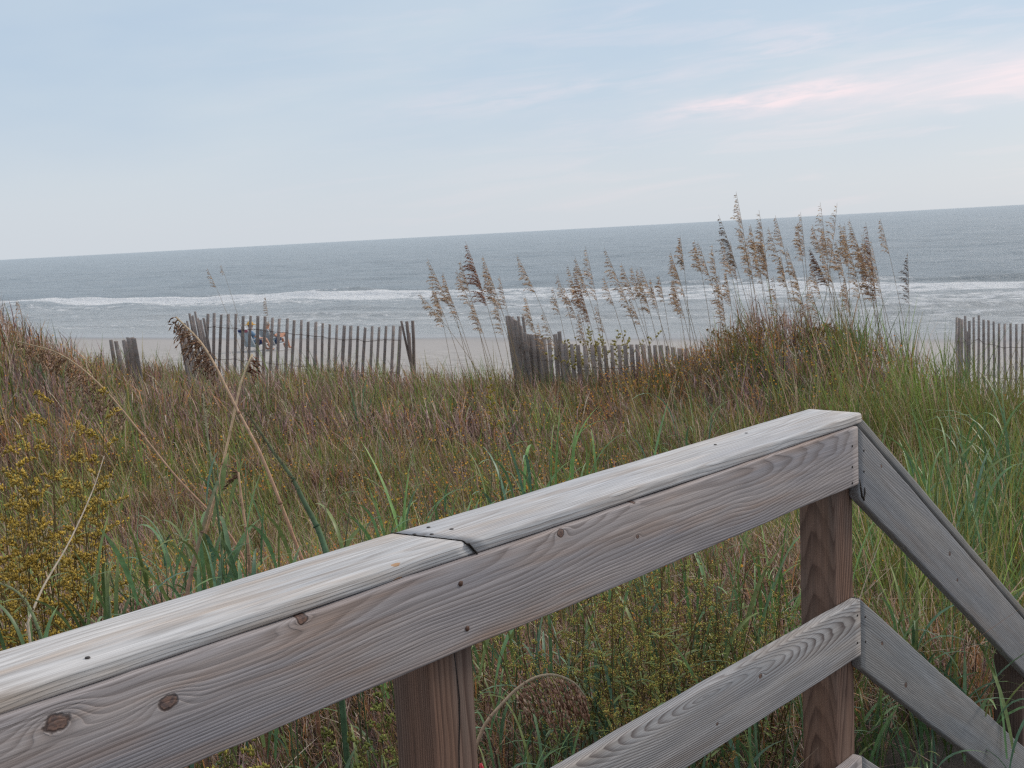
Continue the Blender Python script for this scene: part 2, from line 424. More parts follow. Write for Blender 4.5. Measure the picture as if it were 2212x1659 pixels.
    N.l.new(c, P.inputs['Base Color']); P.inputs['Roughness'].default_value = .72; P.inputs['Specular IOR Level'].default_value = .3
    bp = N.new('ShaderNodeBump'); bp.inputs['Strength'].default_value = .55; bp.inputs['Distance'].default_value = .0022
    h = N.m('SUBTRACT', N.m('MULTIPLY', fib, .5), N.m('MULTIPLY', band, .45))
    if cracks: h = N.m('SUBTRACT', h, N.m('MULTIPLY', cr, 1.2))
    if halo is not None: h = N.m('SUBTRACT', h, N.m('MULTIPLY', halo, 1.))
    N.l.new(h, bp.inputs['Height']); N.l.new(bp.outputs[0], P.inputs['Normal'])
    return M

def board(name, L0, L1, W, TH, frame, mat, parent, y0=0., r=.005, cut0=0., cut1=0., cutz0=0., cutz1=0., wob=.0016, seed=1, n=5, hook=None):
    """board along local x from L0 to L1; y from y0 to y0+W; z from -TH to 0; ends cut with slope"""
    prof = []
    for cy, cz, a0 in ((y0+W-r, -r, 0), (y0+r, -r, 90), (y0+r, -TH+r, 180), (y0+W-r, -TH+r, 270)):
        for k in range(n+1):
            a = R_(a0+90*k/n); prof.append((cy+r*math.cos(a), cz+r*math.sin(a)))
    prof = np.array(prof); m_ = len(prof)
    k = max(2, int(abs(L1-L0)/.03)+1)
    V = []
    for i in range(k):
        t = i/(k-1)
        xx = L0+(L1-L0)*t
        x = (L0+prof[:, 0]*cut0+prof[:, 1]*cutz0)*(1-t)+(L1+prof[:, 0]*cut1+prof[:, 1]*cutz1)*t
        e = min(1, t*(k-1), (1-t)*(k-1))*0+1
        dy = (vnoise(np.array([xx*3.1+seed]), np.array([seed*3.3]))[0]-.5)*wob*2
        ed = 1+(vnoise(prof[:, 0]*0+xx*14+seed, np.round(prof[:, 0]*30)+seed)-.5)*0
        jig = (vnoise(np.full(m_, xx*22.+seed), np.sign(prof[:, 0]-y0-W/2)*5+seed*7.)-.5)*wob*1.1
        V.append(np.stack([x, prof[:, 0]+dy+jig, prof[:, 1]+(vnoise(np.array([xx*5.+seed]), np.array([9.]))[0]-.5)*wob], 1))
    V = np.concatenate(V); f = []
    for i in range(k-1):
        for j in range(m_):
            a = i*m_+j; b = i*m_+(j+1) % m_
            f += [(a, a+m_, b+m_), (a, b+m_, b)]
    for j in range(1, m_-1):
        f += [(0, j, j+1), ((k-1)*m_, (k-1)*m_+j+1, (k-1)*m_+j)]
    me = np_mesh(name, V, f, mat); me.materials.clear(); me.materials.append(mat)
    o = mesh_ob(name, me, parent); o.matrix_local = frame
    return o

# railing frame, surveyed from the photograph
RAZ = R_(43.61)
dv = Vector((math.sin(RAZ), math.cos(RAZ), 0)); nv = Vector((math.cos(RAZ), -math.sin(RAZ), 0)); zv = Vector((0, 0, 1))
P0 = Vector((.7768, 2.5402, EYE-.4762))
SL = R_(35.8); HB = .136; TB = .0255; TC = .0245; GAP = .4056; TP = .089; WC = .138; OV = -.006
def frame(org, ax, ay, az_):
    M = Matrix((ax, ay, az_)).transposed().to_4x4(); M.translation = org; return M
def pt(a, b, c): return P0+dv*a+nv*b+zv*c
rail = empty('wooden_railing')
tag(rail, 'weathered grey wooden railing running level then sloping down with the stairs', 'railing')
ROOT = rail
# every part keeps coordinates relative to the railing's empty, which stands at the world origin
GREY = dict(light=(.445, .395, .38), dark=(.14, .108, .098), tan=(.35, .225, .155), blue=(.32, .305, .325))
w_face = wood('grain of the level rail', pith=(.115, -.115), tilt=(.012, .028), ring=250., warp=.019, tanamt=.65, seed=1.3, cracks=.45, contrast=.88,
    knots=((-1.872, .110, .0095, 1.6), (-1.740, .087, .0085, 1.1), (-1.5425, .131, .006, 1.5), (-1.0317, .126, .006, 1.3), (-.8297, .073, .003, 1.2), (-.834, .137, .004, 1.)), **GREY)
w_cap = wood('grain of the left cap board', pith=(.03, -.10), tilt=(.004, -.012), ring=210., warp=.016, tanamt=.8, seed=4.1, light=(.62, .60, .585), dark=(.30, .265, .24), tan=(.48, .37, .28), blue=(.50, .505, .52),
    contrast=.8, cracks=.45, fibre=1.3, chips=((-1.372, .0035, .010, .0022),))
w_cap2 = wood('grain of the middle cap board', pith=(.10, -.07), tilt=(-.008, .01), ring=230., warp=.014, tanamt=.45, seed=9.7, light=(.57, .56, .555), dark=(.31, .265, .24), tan=(.45, .35, .27), blue=(.47, .48, .505), contrast=.85, cracks=.4, fibre=1.3)
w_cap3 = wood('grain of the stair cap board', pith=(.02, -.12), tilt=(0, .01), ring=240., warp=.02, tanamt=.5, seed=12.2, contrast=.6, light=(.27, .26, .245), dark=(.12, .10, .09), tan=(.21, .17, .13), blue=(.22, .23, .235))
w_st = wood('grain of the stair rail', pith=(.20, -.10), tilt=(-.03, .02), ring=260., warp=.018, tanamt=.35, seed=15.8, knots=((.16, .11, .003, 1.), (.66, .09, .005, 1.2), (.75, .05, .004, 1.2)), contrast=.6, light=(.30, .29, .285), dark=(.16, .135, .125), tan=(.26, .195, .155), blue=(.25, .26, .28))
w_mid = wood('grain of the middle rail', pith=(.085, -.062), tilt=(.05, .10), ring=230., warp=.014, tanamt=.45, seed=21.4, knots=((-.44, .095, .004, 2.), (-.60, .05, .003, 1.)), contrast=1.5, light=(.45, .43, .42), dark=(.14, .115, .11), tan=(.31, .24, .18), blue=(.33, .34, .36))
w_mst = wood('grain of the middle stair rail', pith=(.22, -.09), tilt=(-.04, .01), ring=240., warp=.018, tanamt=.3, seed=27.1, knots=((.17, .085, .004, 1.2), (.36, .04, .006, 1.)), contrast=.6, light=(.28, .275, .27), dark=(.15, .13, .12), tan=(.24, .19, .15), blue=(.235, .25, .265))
POST = dict(light=(.23, .13, .09), dark=(.06, .03, .022), tan=(.22, .12, .075), blue=(.185, .13, .105))
w_p1 = wood('grain of the left post', pith=(-.06, -.30), tilt=(0, 0), ring=230., warp=.01, tanamt=.5, seed=31., contrast=1., cracks=.6, **POST)
w_p2 = wood('grain of the corner post', pith=(-.05, -.045), tilt=(.12, 0), ring=120., warp=.008, tanamt=.5, seed=37., contrast=1.15, cracks=.3, **POST)
w_p3 = wood('grain of the foot post', pith=(.045, -.15), tilt=(0, .03), ring=130., warp=.012, tanamt=.5, seed=41., contrast=1., cracks=.3, light=(.14, .09, .07), dark=(.06, .035, .028), tan=(.15, .09, .06), blue=(.12, .09, .08))

fr_face = frame(pt(0, 0, -HB), dv, zv, nv)
board('level_top_rail', -3.4, -.0015, HB, TB, fr_face, w_face, rail, seed=2, r=.005)
ds = dv*math.cos(SL)-zv*math.sin(SL); us = zv*math.cos(SL)+dv*math.sin(SL)
def sloped(c): return frame(pt(0, 0, c)-us*HB, ds, us, nv)
SE = 1.9
tS = math.tan(SL)
# vertical butt cut at a=0:  local x = y*tan  (measured from the upper edge)
def sl_board(name, c, mat, seed):
    # shift so that the cut meets the joint all the way down
    return board(name, .0015-HB*-0-HB*tS*1.0+.0, SE, HB, TB, frame(pt(0, 0, c)-us*HB+ds*0, ds, us, nv), mat, rail, seed=seed, cut0=0, cut1=0) if 0 else \
        board(name, -(-HB)*tS*0+HB*tS*1.0*0+.0015+HB*tS, SE, HB, TB, sloped(c), mat, rail, seed=seed, cut0=-tS)
def sl_board(name, c, mat, seed):
    # at the cut a = x cos + (y-HB) sin = 0  ->  x = (HB-y) tan
    return board(name, .002+HB*tS, SE, HB, TB, sloped(c), mat, rail, seed=seed, cut0=-tS)
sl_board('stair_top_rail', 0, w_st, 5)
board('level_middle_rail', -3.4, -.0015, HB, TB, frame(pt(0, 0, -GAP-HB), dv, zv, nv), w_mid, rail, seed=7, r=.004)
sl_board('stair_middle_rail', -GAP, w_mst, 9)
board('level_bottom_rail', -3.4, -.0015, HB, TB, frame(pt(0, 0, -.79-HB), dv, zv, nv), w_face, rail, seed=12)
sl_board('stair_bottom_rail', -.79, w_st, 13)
# caps: x along, y away from the camera side, z up
JX = -1.238
fc = frame(pt(0, OV, TC), dv, -nv, zv)
CJ = .030
# splice between the two level cap boards: cut slightly askew
board('cap_board', -3.4, JX+.0, WC, TC, fc, w_cap, rail, seed=3, r=.007, cut1=-.22, cutz1=-.85)
board('cap_board', JX+.0035, CJ, WC, TC, fc, w_cap2, rail, seed=6, r=.007, cut0=-.22, cutz0=-.85)
oc = pt(CJ+.002, OV, TC-(CJ)*tS*.35)
fcs = frame(oc, ds, -nv, us)
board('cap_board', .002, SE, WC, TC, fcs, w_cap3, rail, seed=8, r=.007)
# added dark strip that paints in the shade of the cap board splice
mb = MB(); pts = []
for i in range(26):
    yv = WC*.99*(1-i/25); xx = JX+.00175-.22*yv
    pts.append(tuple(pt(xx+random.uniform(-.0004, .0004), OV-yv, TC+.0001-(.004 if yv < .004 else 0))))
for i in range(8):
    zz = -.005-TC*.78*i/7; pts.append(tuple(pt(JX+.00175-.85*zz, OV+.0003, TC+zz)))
mb.tube(pts, [.0013+.0005*random.random() for _ in pts], (.02, .017, .015), 5); mb.build('seam_shade', attr_mat('painted seam shade', .95, 0, .1), rail)
# posts: x vertical (down is -), y along d, z toward camera side
def post(a, top, bot, mat, seed, tiltx=0.):
    M = frame(pt(a, -TB, 0)+Vector((0, 0, 0)), zv, dv, nv)
    M = M if not tiltx else M@Matrix.Rotation(tiltx, 4, 'Z')
    return board('post', bot, top, TP, TP, M, mat, rail, seed=seed, r=.004, wob=.0008)
# local x=up, y=d, z = x cross y = up x d = -n ; so use y=-d to keep z = n
def post(a, top, bot, mat, seed, lean=0.):
    M = frame(pt(a+TP, -TB-.0008, 0), zv, -dv, nv)
    M = M@Matrix.Rotation(lean, 4, 'Z')
    return board('post', bot, top, TP, TP, M, mat, rail, seed=seed, r=.005, wob=.0006)
post(-.066, -.003, -2.0, w_p2, 3, R_(-.45))
post(-1.306, -.003, -2.0, w_p1, 4, R_(-.3))
post(-2.546, -.003, -2.0, w_p1, 5)
post(1.12, -1.12*tS-.01, -2.6, w_p3, 6)
# end grain filler block seen under the joints of the corner
M_nail = attr_mat('rusty nail head', .6, 0, .4)
def nail(a, c, b=0., r=.0028, col=(.03, .022, .02), top=False):
    mb = MB(); k = 8; an = np.linspace(0, 2*np.pi, k, endpoint=False)
    o = pt(a, b, c)
    e1, e2, nn = (dv, nv, zv) if top else (dv, zv, nv)
    ring1 = [o+e1*math.cos(t)*r*random.uniform(.8, 1.1)+e2*math.sin(t)*r+nn*.0011 for t in an]
    ring0 = [o+e1*math.cos(t)*r*1.05+e2*math.sin(t)*r*1.05-nn*.002 for t in an]
    V = ring1+ring0+[o+nn*.0005]
    f = [(i, (i+1) % k, 2*k) for i in range(k)]+[(k+i, k+(i+1) % k, (i+1) % k) for i in range(k)]+[(k+i, (i+1) % k, i) for i in range(k)]
    mb.add([tuple(v) for v in V], f, col); return mb.build('nail', M_nail, rail)
for a, c in ((-.0296, -.0411), (-.0308, -.0887), (-.0317, -.1258), (.0262, -.0615), (.0251, -.11), (-.0163, -GAP-.035), (-.0184, -GAP-.1), (.022, -GAP-.05), (.022, -GAP-.11)): nail(a, c, .0006)
for a, c in ((-1.2599, -.0326), (-1.2521, -.1038)): nail(a, c, .0006, r=.0045, col=(.09, .045, .03))
for a, b in ((-1.2116, -.1162), (-1.1994, -.0764), (-1.2518, -.1039), (-1.2372, -.081), (-.3017, -.1038), (-.4399, -.0912), (-1.8181, -.027)): nail(a, TC, b, r=.0032, top=True)
# splinter of rough timber at the foot of the stair rail's end cut
mb = MB(); sp = [pt(.004, .0012, -.125), pt(.006, .0014, -.14), pt(.012, .0014, -.165), pt(.021, .0012, -.176), pt(.027, .0012, -.160), pt(.028, .0012, -.148)]
mb.tube([tuple(v) for v in sp], [.001, .002, .0028, .003, .0024, .0012], (.025, .018, .015), 6); mb.build('split', M_nail, rail)
# dark split down the left post
mb = MB(); pts = []
for i in range(24):
    c = -.142-.9*i/23; pts.append(tuple(pt(-1.306+.048+.0035*math.sin(i*.8)+.004*vnoise(np.array([i*.5]), np.array([2.]))[0]-i*.0004, -TB-.0010, c)))
mb.tube(pts, [.0010+.0006*math.sin(i*.5)**2 for i in range(24)], (.02, .014, .012), 5); mb.build('split', M_nail, rail)

# ------------------------------------------------------------------ sand fences
M_slat = []
for i in range(4):
    M_slat.append(wood('weathered slat', pith=(.02*i, -.05), ring=300, warp=.02, seed=50+i*3, light=(.40-.07*i, .335-.058*i, .31-.053*i), dark=(.17-.02*i, .13-.015*i, .12-.015*i), tan=(.30, .21, .16), blue=(.29, .27, .265), contrast=.5, cracks=.2))
def slat_mesh(L, W=.038, TH=.010, k=6, mat=None):
    mb = MB(); V = []; h = W/2
    for i in range(k):
        z = L*i/(k-1); dx = (random.random()-.5)*.004; dy = (random.random()-.5)*.006
        for sx, sy in ((-1, -1), (1, -1), (1, 1), (-1, 1)): V.append((sx*h+dx, sy*TH/2+dy, z))
    for j in range(4): V[-4+j] = (V[-4+j][0]*random.uniform(.75, 1), V[-4+j][1], V[-4+j][2]+random.uniform(-.012, .006))
    f = []
    for i in range(k-1):
        for j in range(4):
            a = i*4+j; b = i*4+(j+1) % 4; f += [(a, b, b+4), (a, b+4, a+4)]
    f += [(0, 2, 1), (0, 3, 2), ((k-1)*4, (k-1)*4+1, (k-1)*4+2), ((k-1)*4, (k-1)*4+2, (k-1)*4+3)]
    return np_mesh('slat', V, f, mat)
slat_lib = [slat_mesh(1.22, mat=M_slat[i % 4]) for i in range(12)]
def fence(origin, label, tops, D0, D1, lean=-.07, wires=(.18, .60), width=1., wirepts=None, yaw=0., posts=()):
    """tops: (px, py) slat tops in the 1024 frame, depth runs D0..D1 along the list"""
    n = len(tops); root = None; wl = {w_: [] for w_ in wires}
    for i, (px, py) in enumerate(tops):
        D = D0+(D1-D0)*i/max(1, n-1)+random.uniform(-.02, .02)
        p = at(px, py, D)
        if root is None:
            root = empty('sand_fence', (p.x, p.y, float(ground_z(p.x, p.y)))); tag(root, label, 'fence', 'slatted sand fences at the edge of the dune'); crowd = abs(tops[3][0]-tops[2][0]) < 3.5
        o = bpy.data.objects.new('slat', random.choice(slat_lib)); link(o, root)
        ln = lean+random.uniform(-.02, .02)*(.4 if abs(tops[1][0]-tops[0][0]) < 3 else 1)
        ax = Vector((math.sin(-ln), random.uniform(-.03, .03), 1)).normalized()     # top leans right
        base = p-ax*1.22
        xw = Vector((math.cos(yaw), math.sin(yaw), 0)); yw = ax.cross(xw).normalized(); xw = yw.cross(ax).normalized()
        o.rotation_euler = (Matrix((xw, yw, ax)).transposed()@Matrix.Rotation(random.uniform(-.3, .3), 3, 'Z')).to_euler()
        o.location = base-root.location; o.scale = ((.72 if crowd else 1.)*width*1.05*random.uniform(.85, 1.15), 1, 1)
        for w_ in wires: wl[w_].append(p-ax*(w_+random.uniform(-.01, .01))-root.location+Vector((0, -.008, 0)))
    for w_ in wires:
        if len(wl[w_]) > 2:
            mb = MB(); q = []
            L = wl[w_]
            for a, b in zip(L[:-1], L[1:]):
                q += [tuple(a), tuple((a+b)/2+Vector((0, .006, -.006)))]
            q.append(tuple(L[-1])); mb.tube(q, .0036, (.13, .10, .09), 4); mb.build('wire', M_nail, root)
    for (px, py, D, wd, ln) in posts:
        p = at(px, py, D); ax = Vector((math.sin(-ln), 0, 1)).normalized()
        mb = MB(); b = p-ax*1.45-root.location; k = 7
        q = [tuple(b+ax*1.45*i/(k-1)+Vector((random.uniform(-.004, .004), 0, 0))) for i in range(k)]
        me_c = [(.21, .17, .155)]*k
        mb.tube(q, wd/2, np.array(me_c), 9); mb.build('post', M_dry, root)
    return root
def r2(l): return [((380+x*.3255)*.4, (740+y*.3255)*.4) for x, y in l]
def r3(l): return [((1040+x*.3255)*.4, (560+y*.3255)*.4) for x, y in l]
def r4(l): return [((1640+x*.3255)*.4, (460+y*.3255)*.4) for x, y in l]
def r5(l): return [((1860+x*.3254)*.4, (760+y*.3254)*.4) for x, y in l]
def r1(l): return [(x*.3316*.4, (700+y*.3316)*.4) for x, y in l]
xs = [(430, 137), (478, 130), (532, 138), (586, 138), (645, 138), (700, 150), (757, 152), (812, 152), (868, 157), (925, 166), (978, 172), (1040, 172), (1092, 187), (1148, 187), (1200, 193), (1258, 198), (1312, 208), (1365, 218), (1420, 222), (1477, 225), (1528, 228), (1583, 226), (1637, 240), (1692, 232), (1745, 235), (1798, 230), (1855, 230), (1908, 230)]
fence(None, 'long sand fence of leaning slats in front of the beach chairs', r2(xs), 15.2, 14.6, lean=-.115, posts=((r2([(1955, 195)])[0]+(14.5, .042, .05)), (r2([(2002, 190)])[0]+(14.45, .042, -.03)), (r2([(1912, 192)])[0]+(14.5, .03, .16)), (r2([(1972, 286)])[0]+(14.4, .04, .02))))
cl = [(395, 168), (372, 182), (352, 165), (330, 117), (312, 150), (286, 133), (268, 190), (250, 205), (238, 220), (226, 235), (214, 248), (206, 256)]
fence(None, 'short end of sand fence turning away, slats crowded edge on', r2(cl), 15.1, 13.9, lean=.10, width=1.15, wires=(.3,))
le = [(835, 452), (873, 462), (893, 520), (932, 452), (950, 455), (962, 432), (975, 436), (988, 430), (1000, 434), (1010, 436)]
fence(None, 'leftmost sand fence remnant beside the left grass hump', r1(le), 13.6, 13.0, lean=.07, wires=(.25,), width=1.1)
mc = [(696, 705), (706, 708), (716, 706), (726, 712), (737, 712), (748, 722), (758, 735), (768, 740), (786, 708), (806, 780), (820, 712), (832, 830)]
fence(None, 'tight bundle of tall brown slats left of the low fence', r3(mc), 12.8, 12.3, lean=.08, wires=(.3,), width=1.15)
ml = [(855, 845), (878, 845), (900, 848), (928, 855), (955, 880), (983, 870), (1022, 885), (1068, 845), (1100, 820), (1125, 915), (1150, 915), (1195, 920), (1243, 925), (1298, 930), (1352, 930), (1402, 935), (1450, 930), (1505, 930), (1558, 930), (1605, 925), (1652, 925), (1697, 925), (1745, 925), (1790, 930), (1835, 932), (1880, 930), (1930, 935), (1975, 940), (2025, 948), (2075, 955)]
fence(None, 'low half buried sand fence under the sea oats of the middle', r3(ml), 12.4, 11.9, lean=.03, width=1.12, wires=(.24, .6))
rf = [(1635, 100), (1655, 110), (1675, 120), (1700, 90), (1718, 205), (1732, 130), (1765, 100), (1805, 85), (1840, 120), (1880, 125), (1918, 130), (1960, 150), (2003, 150), (2048, 150), (2093, 155), (2140, 150), (2185, 158), (2232, 160), (2280, 158), (2330, 165), (2380, 160)]
fence(None, 'sand fence at the far right behind the tall green grass', r5(rf), 14.0, 14.6, lean=.0, wires=(.3, .7), width=1.05)

# ------------------------------------------------------------------ grass (nobody could count it)
def blades(name, roots, H, tilt, kap, azi, Wd, cols, tipcols, segs, mat, twist=None, zl=None):
    n = len(H); t = np.linspace(0, 1, segs+1)
    th = tilt[:, None]+kap[:, None]*t[None]                     # angle from vertical
    dsv = (H/segs)[:, None]
    dx = np.sin(th)*dsv; dz = np.cos(th)*dsv
    cx = np.concatenate([np.zeros((n, 1)), np.cumsum(dx[:, :-1], 1)], 1); cz = np.concatenate([np.zeros((n, 1)), np.cumsum(dz[:, :-1], 1)], 1)
    px = roots[:, 0, None]+cx*np.cos(azi)[:, None]; py = roots[:, 1, None]+cx*np.sin(azi)[:, None]; pz = roots[:, 2, None]+cz
    fa = azi+np.pi/2 if twist is None else twist
    wv = Wd[:, None]*np.minimum(1, (1-t)[None]*1.9+.02)*.5
    sx = np.cos(fa)[:, None]*wv; sy = np.sin(fa)[:, None]*wv
    L = np.stack([px-sx, py-sy, pz], -1)[:, :-1]; Rr = np.stack([px+sx, py+sy, pz], -1)[:, :-1]
    tip = np.stack([px, py, pz], -1)[:, -1:]
    V = np.concatenate([np.stack([L, Rr], 2).reshape(n, -1, 3), tip], 1)      # 2*segs+1
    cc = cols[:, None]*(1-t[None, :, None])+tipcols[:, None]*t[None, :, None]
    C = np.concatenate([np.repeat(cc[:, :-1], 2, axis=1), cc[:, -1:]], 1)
    k = 2*segs+1; f = []
    for i in range(segs-1): f += [(2*i, 2*i+1, 2*i+3), (2*i, 2*i+3, 2*i+2)]
    f.append((2*segs-2, 2*segs-1, 2*segs)); f = np.array(f)
    tr = (np.arange(n)[:, None, None]*k+f[None]).reshape(-1, 3)
    return np_mesh(name, V.reshape(-1, 3), tr, mat, C.reshape(-1, 3))

def scatter(n, D0, D1, az0=-31, az1=33, power=1.):
    """points in a fan before the camera, evenly per area (power 1) or denser near (power<1)"""
    u = rng.random(n); e = 1+power
    D = (D0**e+u*(D1**e-D0**e))**(1/e); a = np.radians(rng.uniform(az0, az1, n))
    x = D*np.tan(a); return x, D
def s_of(x, y): return x*SN[0]+y*SN[1]
def side_of_rail(x, y):                       # >0 on the camera's side of the railing
    return (x-P0.x)*nv.x+(y-P0.y)*nv.y
PAL = dict(mauve=(.36, .225, .22), brown=(.36, .21, .13), pale=(.60, .50, .40), olive=(.22, .215, .07), green=(.135, .215, .07), bright=(.22, .35, .10), rust=(.50, .235, .09), blue=(.13, .25, .14), dark=(.105, .068, .056))
def palette(weights):
    ks = list(weights); W_ = np.stack([weights[k] for k in ks], 1); W_ = W_/W_.sum(1, keepdims=True)
    c = np.cumsum(W_, 1); u = rng.random((len(W_), 1)); i = np.minimum((u > c).sum(1), len(ks)-1)
    P_ = np.array([PAL[k] for k in ks]); return P_[i], i, ks
def keep_mask(x, y):
    s = s_of(x, y); edge = 11.3+(fbm(x*.9, y*.9, 61)-.5)*2.2
    edge = edge-1.9*gauss(x, y, 4.9, 12., 1.0, 3.0)-1.1*gauss(x, y, -3.9, 12.6, .8, 2.5)+.8*gauss(x, y, 2.6, 12.6, 1.6, 2.)
    gap = .96*gauss(x, y, 4.75, 11.8, .7, 2.1)+.8*gauss(x, y, -3.85, 12.2, .5, 1.6)
    p = (1-sst(s, edge-.5, edge+.8))*(1-.45*sst(y, 8.5, 11)); p = p*(1-np.clip(gap, 0, 1))
    ok = (rng.random(len(x)) < p*(1-.62*(1-sst(y, 3.2, 4.6))*(1-sst(x, 1.2, 2.2))))  & (side_of_rail(x, y) < -.22)
    return ok
def zones(x, y):
    right = sst(x/y, .22, .36); left = sst(-x/y, .25, .42); near = 1-sst(y, 3.5, 6.5); return right, left, near
def dead_mat(name, n, D0, D1, hmul, wd, segs, power, label):
    """wiry dead stems and curled leaves tangled through each other"""
    x, y = scatter(n, D0, D1, power=power)
    x = x+(vnoise(x*6, y*6, 5)-.5)*.14; y = y+(vnoise(x*6, y*6, 6)-.5)*.14
    k = keep_mask(x, y); x = x[k]; y = y[k]; n = len(x); right, left, near = zones(x, y)
    g2 = fbm(x*2.1, y*2.1, 72); g3 = fbm(x*.9, y*.9, 75)
    thick = (.10+.27*g2)*(1+.5*gauss(x, y, 2.7, 11.2, 1.8, 1.4))*(1-.5*sst(s_of(x, y), 10.6, 12.3))
    z = ground_z(x, y)-.01+thick*rng.random(n)**.8
    warm = sst(g3, .42, .6)
    wts = dict(mauve=1.4*(1-.4*warm)+0*x, brown=.55+.8*warm, pale=.30+.14*near+0*x, rust=.22+.5*warm*(left+right*.6+gauss(x, y, 2.7, 11.2, 1.8, 1.4)), dark=.75+0*x, olive=.16+0*x)
    C, idx, ks = palette(wts); C = C*rng.uniform(.6, 1.5, (n, 1))
    H = hmul*rng.uniform(.07, .22, n)*(.7+.6*g2)
    tilt = np.abs(rng.normal(0, .55, n)); kap = rng.gamma(1.5, .5, n)*np.where(rng.random(n) < .3, 2.2, 1.)
    azi = rng.uniform(0, 2*np.pi, n); azi = np.where(rng.random(n) < .45, np.pi+rng.normal(0, .9, n), azi)
    W_ = wd*rng.uniform(.5, 1.6, n); tw = azi+np.pi/2+rng.normal(0, .7, n)
    me = blades(name, np.stack([x, y, z], 1), H, tilt, kap, azi, W_, C*.92, C*1.12, segs, M_grass, tw)
    tag(mesh_ob(name, me), label, 'dry grass', kind='stuff')
def tufts(name, nt, per, D0, D1, hmul, wd, segs, power, label, rad=.05):
    """living grass growing in separate tufts"""
    tx, ty = scatter(nt, D0, D1, power=power); right, left, near = zones(tx, ty)
    gp = fbm(tx*.55, ty*.4, 71)*.5+fbm(tx*1.7, ty*1.7, 73)*.5
    p = np.clip(.55+.55*sst(gp, .45, .6)+.6*right+.25*near+.5*sst(ty, 9.2, 11)-.25*left, 0, 1)
    k = keep_mask(tx, ty) & (rng.random(nt) < p); tx = tx[k]; ty = ty[k]; m_ = len(tx)
    cnt = rng.integers(int(per*.5), int(per*1.5), m_); i = np.repeat(np.arange(m_), cnt); n = len(i)
    size = rng.gamma(5, .2, m_); ang = rng.uniform(0, 2*np.pi, n); rr_ = rng.random(n)**.6*rad*size[i]
    x = tx[i]+np.cos(ang)*rr_; y = ty[i]+np.sin(ang)*rr_; z = ground_z(x, y)-.01
    right, left, near = zones(tx, ty)
    kind = palette(dict(olive=.6+.2*left, green=.6+.4*right, bright=.34+.1*right, blue=.08+.3*near))[0]*rng.uniform(.75, 1.3, (m_, 1))
    C = kind[i]*rng.uniform(.75, 1.3, (n, 1)); dry = rng.random(n) < .16; C[dry] = np.array(PAL['pale'])*rng.uniform(.5, 1.1, (dry.sum(), 1))
    H = hmul*size[i]**.5*rng.uniform(.45, 1.1, n)*.42*(1+.45*right[i])*(1-.35*sst(s_of(x, y), 10.8, 12.3))
    tilt = rr_/(rad*size[i]+1e-6)*.32+rng.normal(0, .06, n); kap = rng.gamma(2, .2, n)*np.where(rng.random(n) < .18, 2.6, 1.)
    wind = rng.random(n) < .4; azi = np.where(wind, np.pi+rng.normal(0, .7, n), ang)
    W_ = wd*rng.uniform(.6, 1.5, n); tw = azi+np.pi/2+rng.normal(0, .7, n)
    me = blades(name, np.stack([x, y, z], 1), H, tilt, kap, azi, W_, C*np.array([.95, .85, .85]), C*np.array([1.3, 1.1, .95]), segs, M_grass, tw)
    tag(mesh_ob(name, me), label, 'grass', kind='stuff')
G = 1.
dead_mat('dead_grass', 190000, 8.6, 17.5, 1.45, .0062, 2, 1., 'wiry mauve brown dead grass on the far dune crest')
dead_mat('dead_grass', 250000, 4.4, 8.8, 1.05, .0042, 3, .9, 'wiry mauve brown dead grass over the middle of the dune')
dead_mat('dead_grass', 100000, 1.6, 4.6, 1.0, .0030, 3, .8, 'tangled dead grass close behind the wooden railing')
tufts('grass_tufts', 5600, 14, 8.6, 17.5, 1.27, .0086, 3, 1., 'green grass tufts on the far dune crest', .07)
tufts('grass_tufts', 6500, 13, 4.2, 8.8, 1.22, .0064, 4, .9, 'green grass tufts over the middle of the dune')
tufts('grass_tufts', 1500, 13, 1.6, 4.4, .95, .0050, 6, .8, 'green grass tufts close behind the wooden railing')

def lying(n):
    x, y = scatter(n, 2.2, 7.5, power=.8); k = keep_mask(x, y); x = x[k]; y = y[k]; n = len(x)
    C = np.array([(.62, .50, .38), (.52, .36, .26), (.44, .30, .24)])[rng.integers(0, 3, n)]*rng.uniform(.6, 1.15, (n, 1))
    me = blades('dead_stems', np.stack([x, y, ground_z(x, y)+rng.uniform(.02, .25, n)], 1), rng.uniform(.25, .6, n), rng.uniform(.7, 1.5, n), rng.normal(0, .3, n), rng.uniform(0, 2*np.pi, n), rng.uniform(.0025, .005, n), C, C, 3, M_grass, rng.uniform(0, 6.28, n))
    tag(mesh_ob('dead_stems', me), 'long pale dead stems lying broken in the near grass', 'dry grass', kind='stuff')
lying(7000)
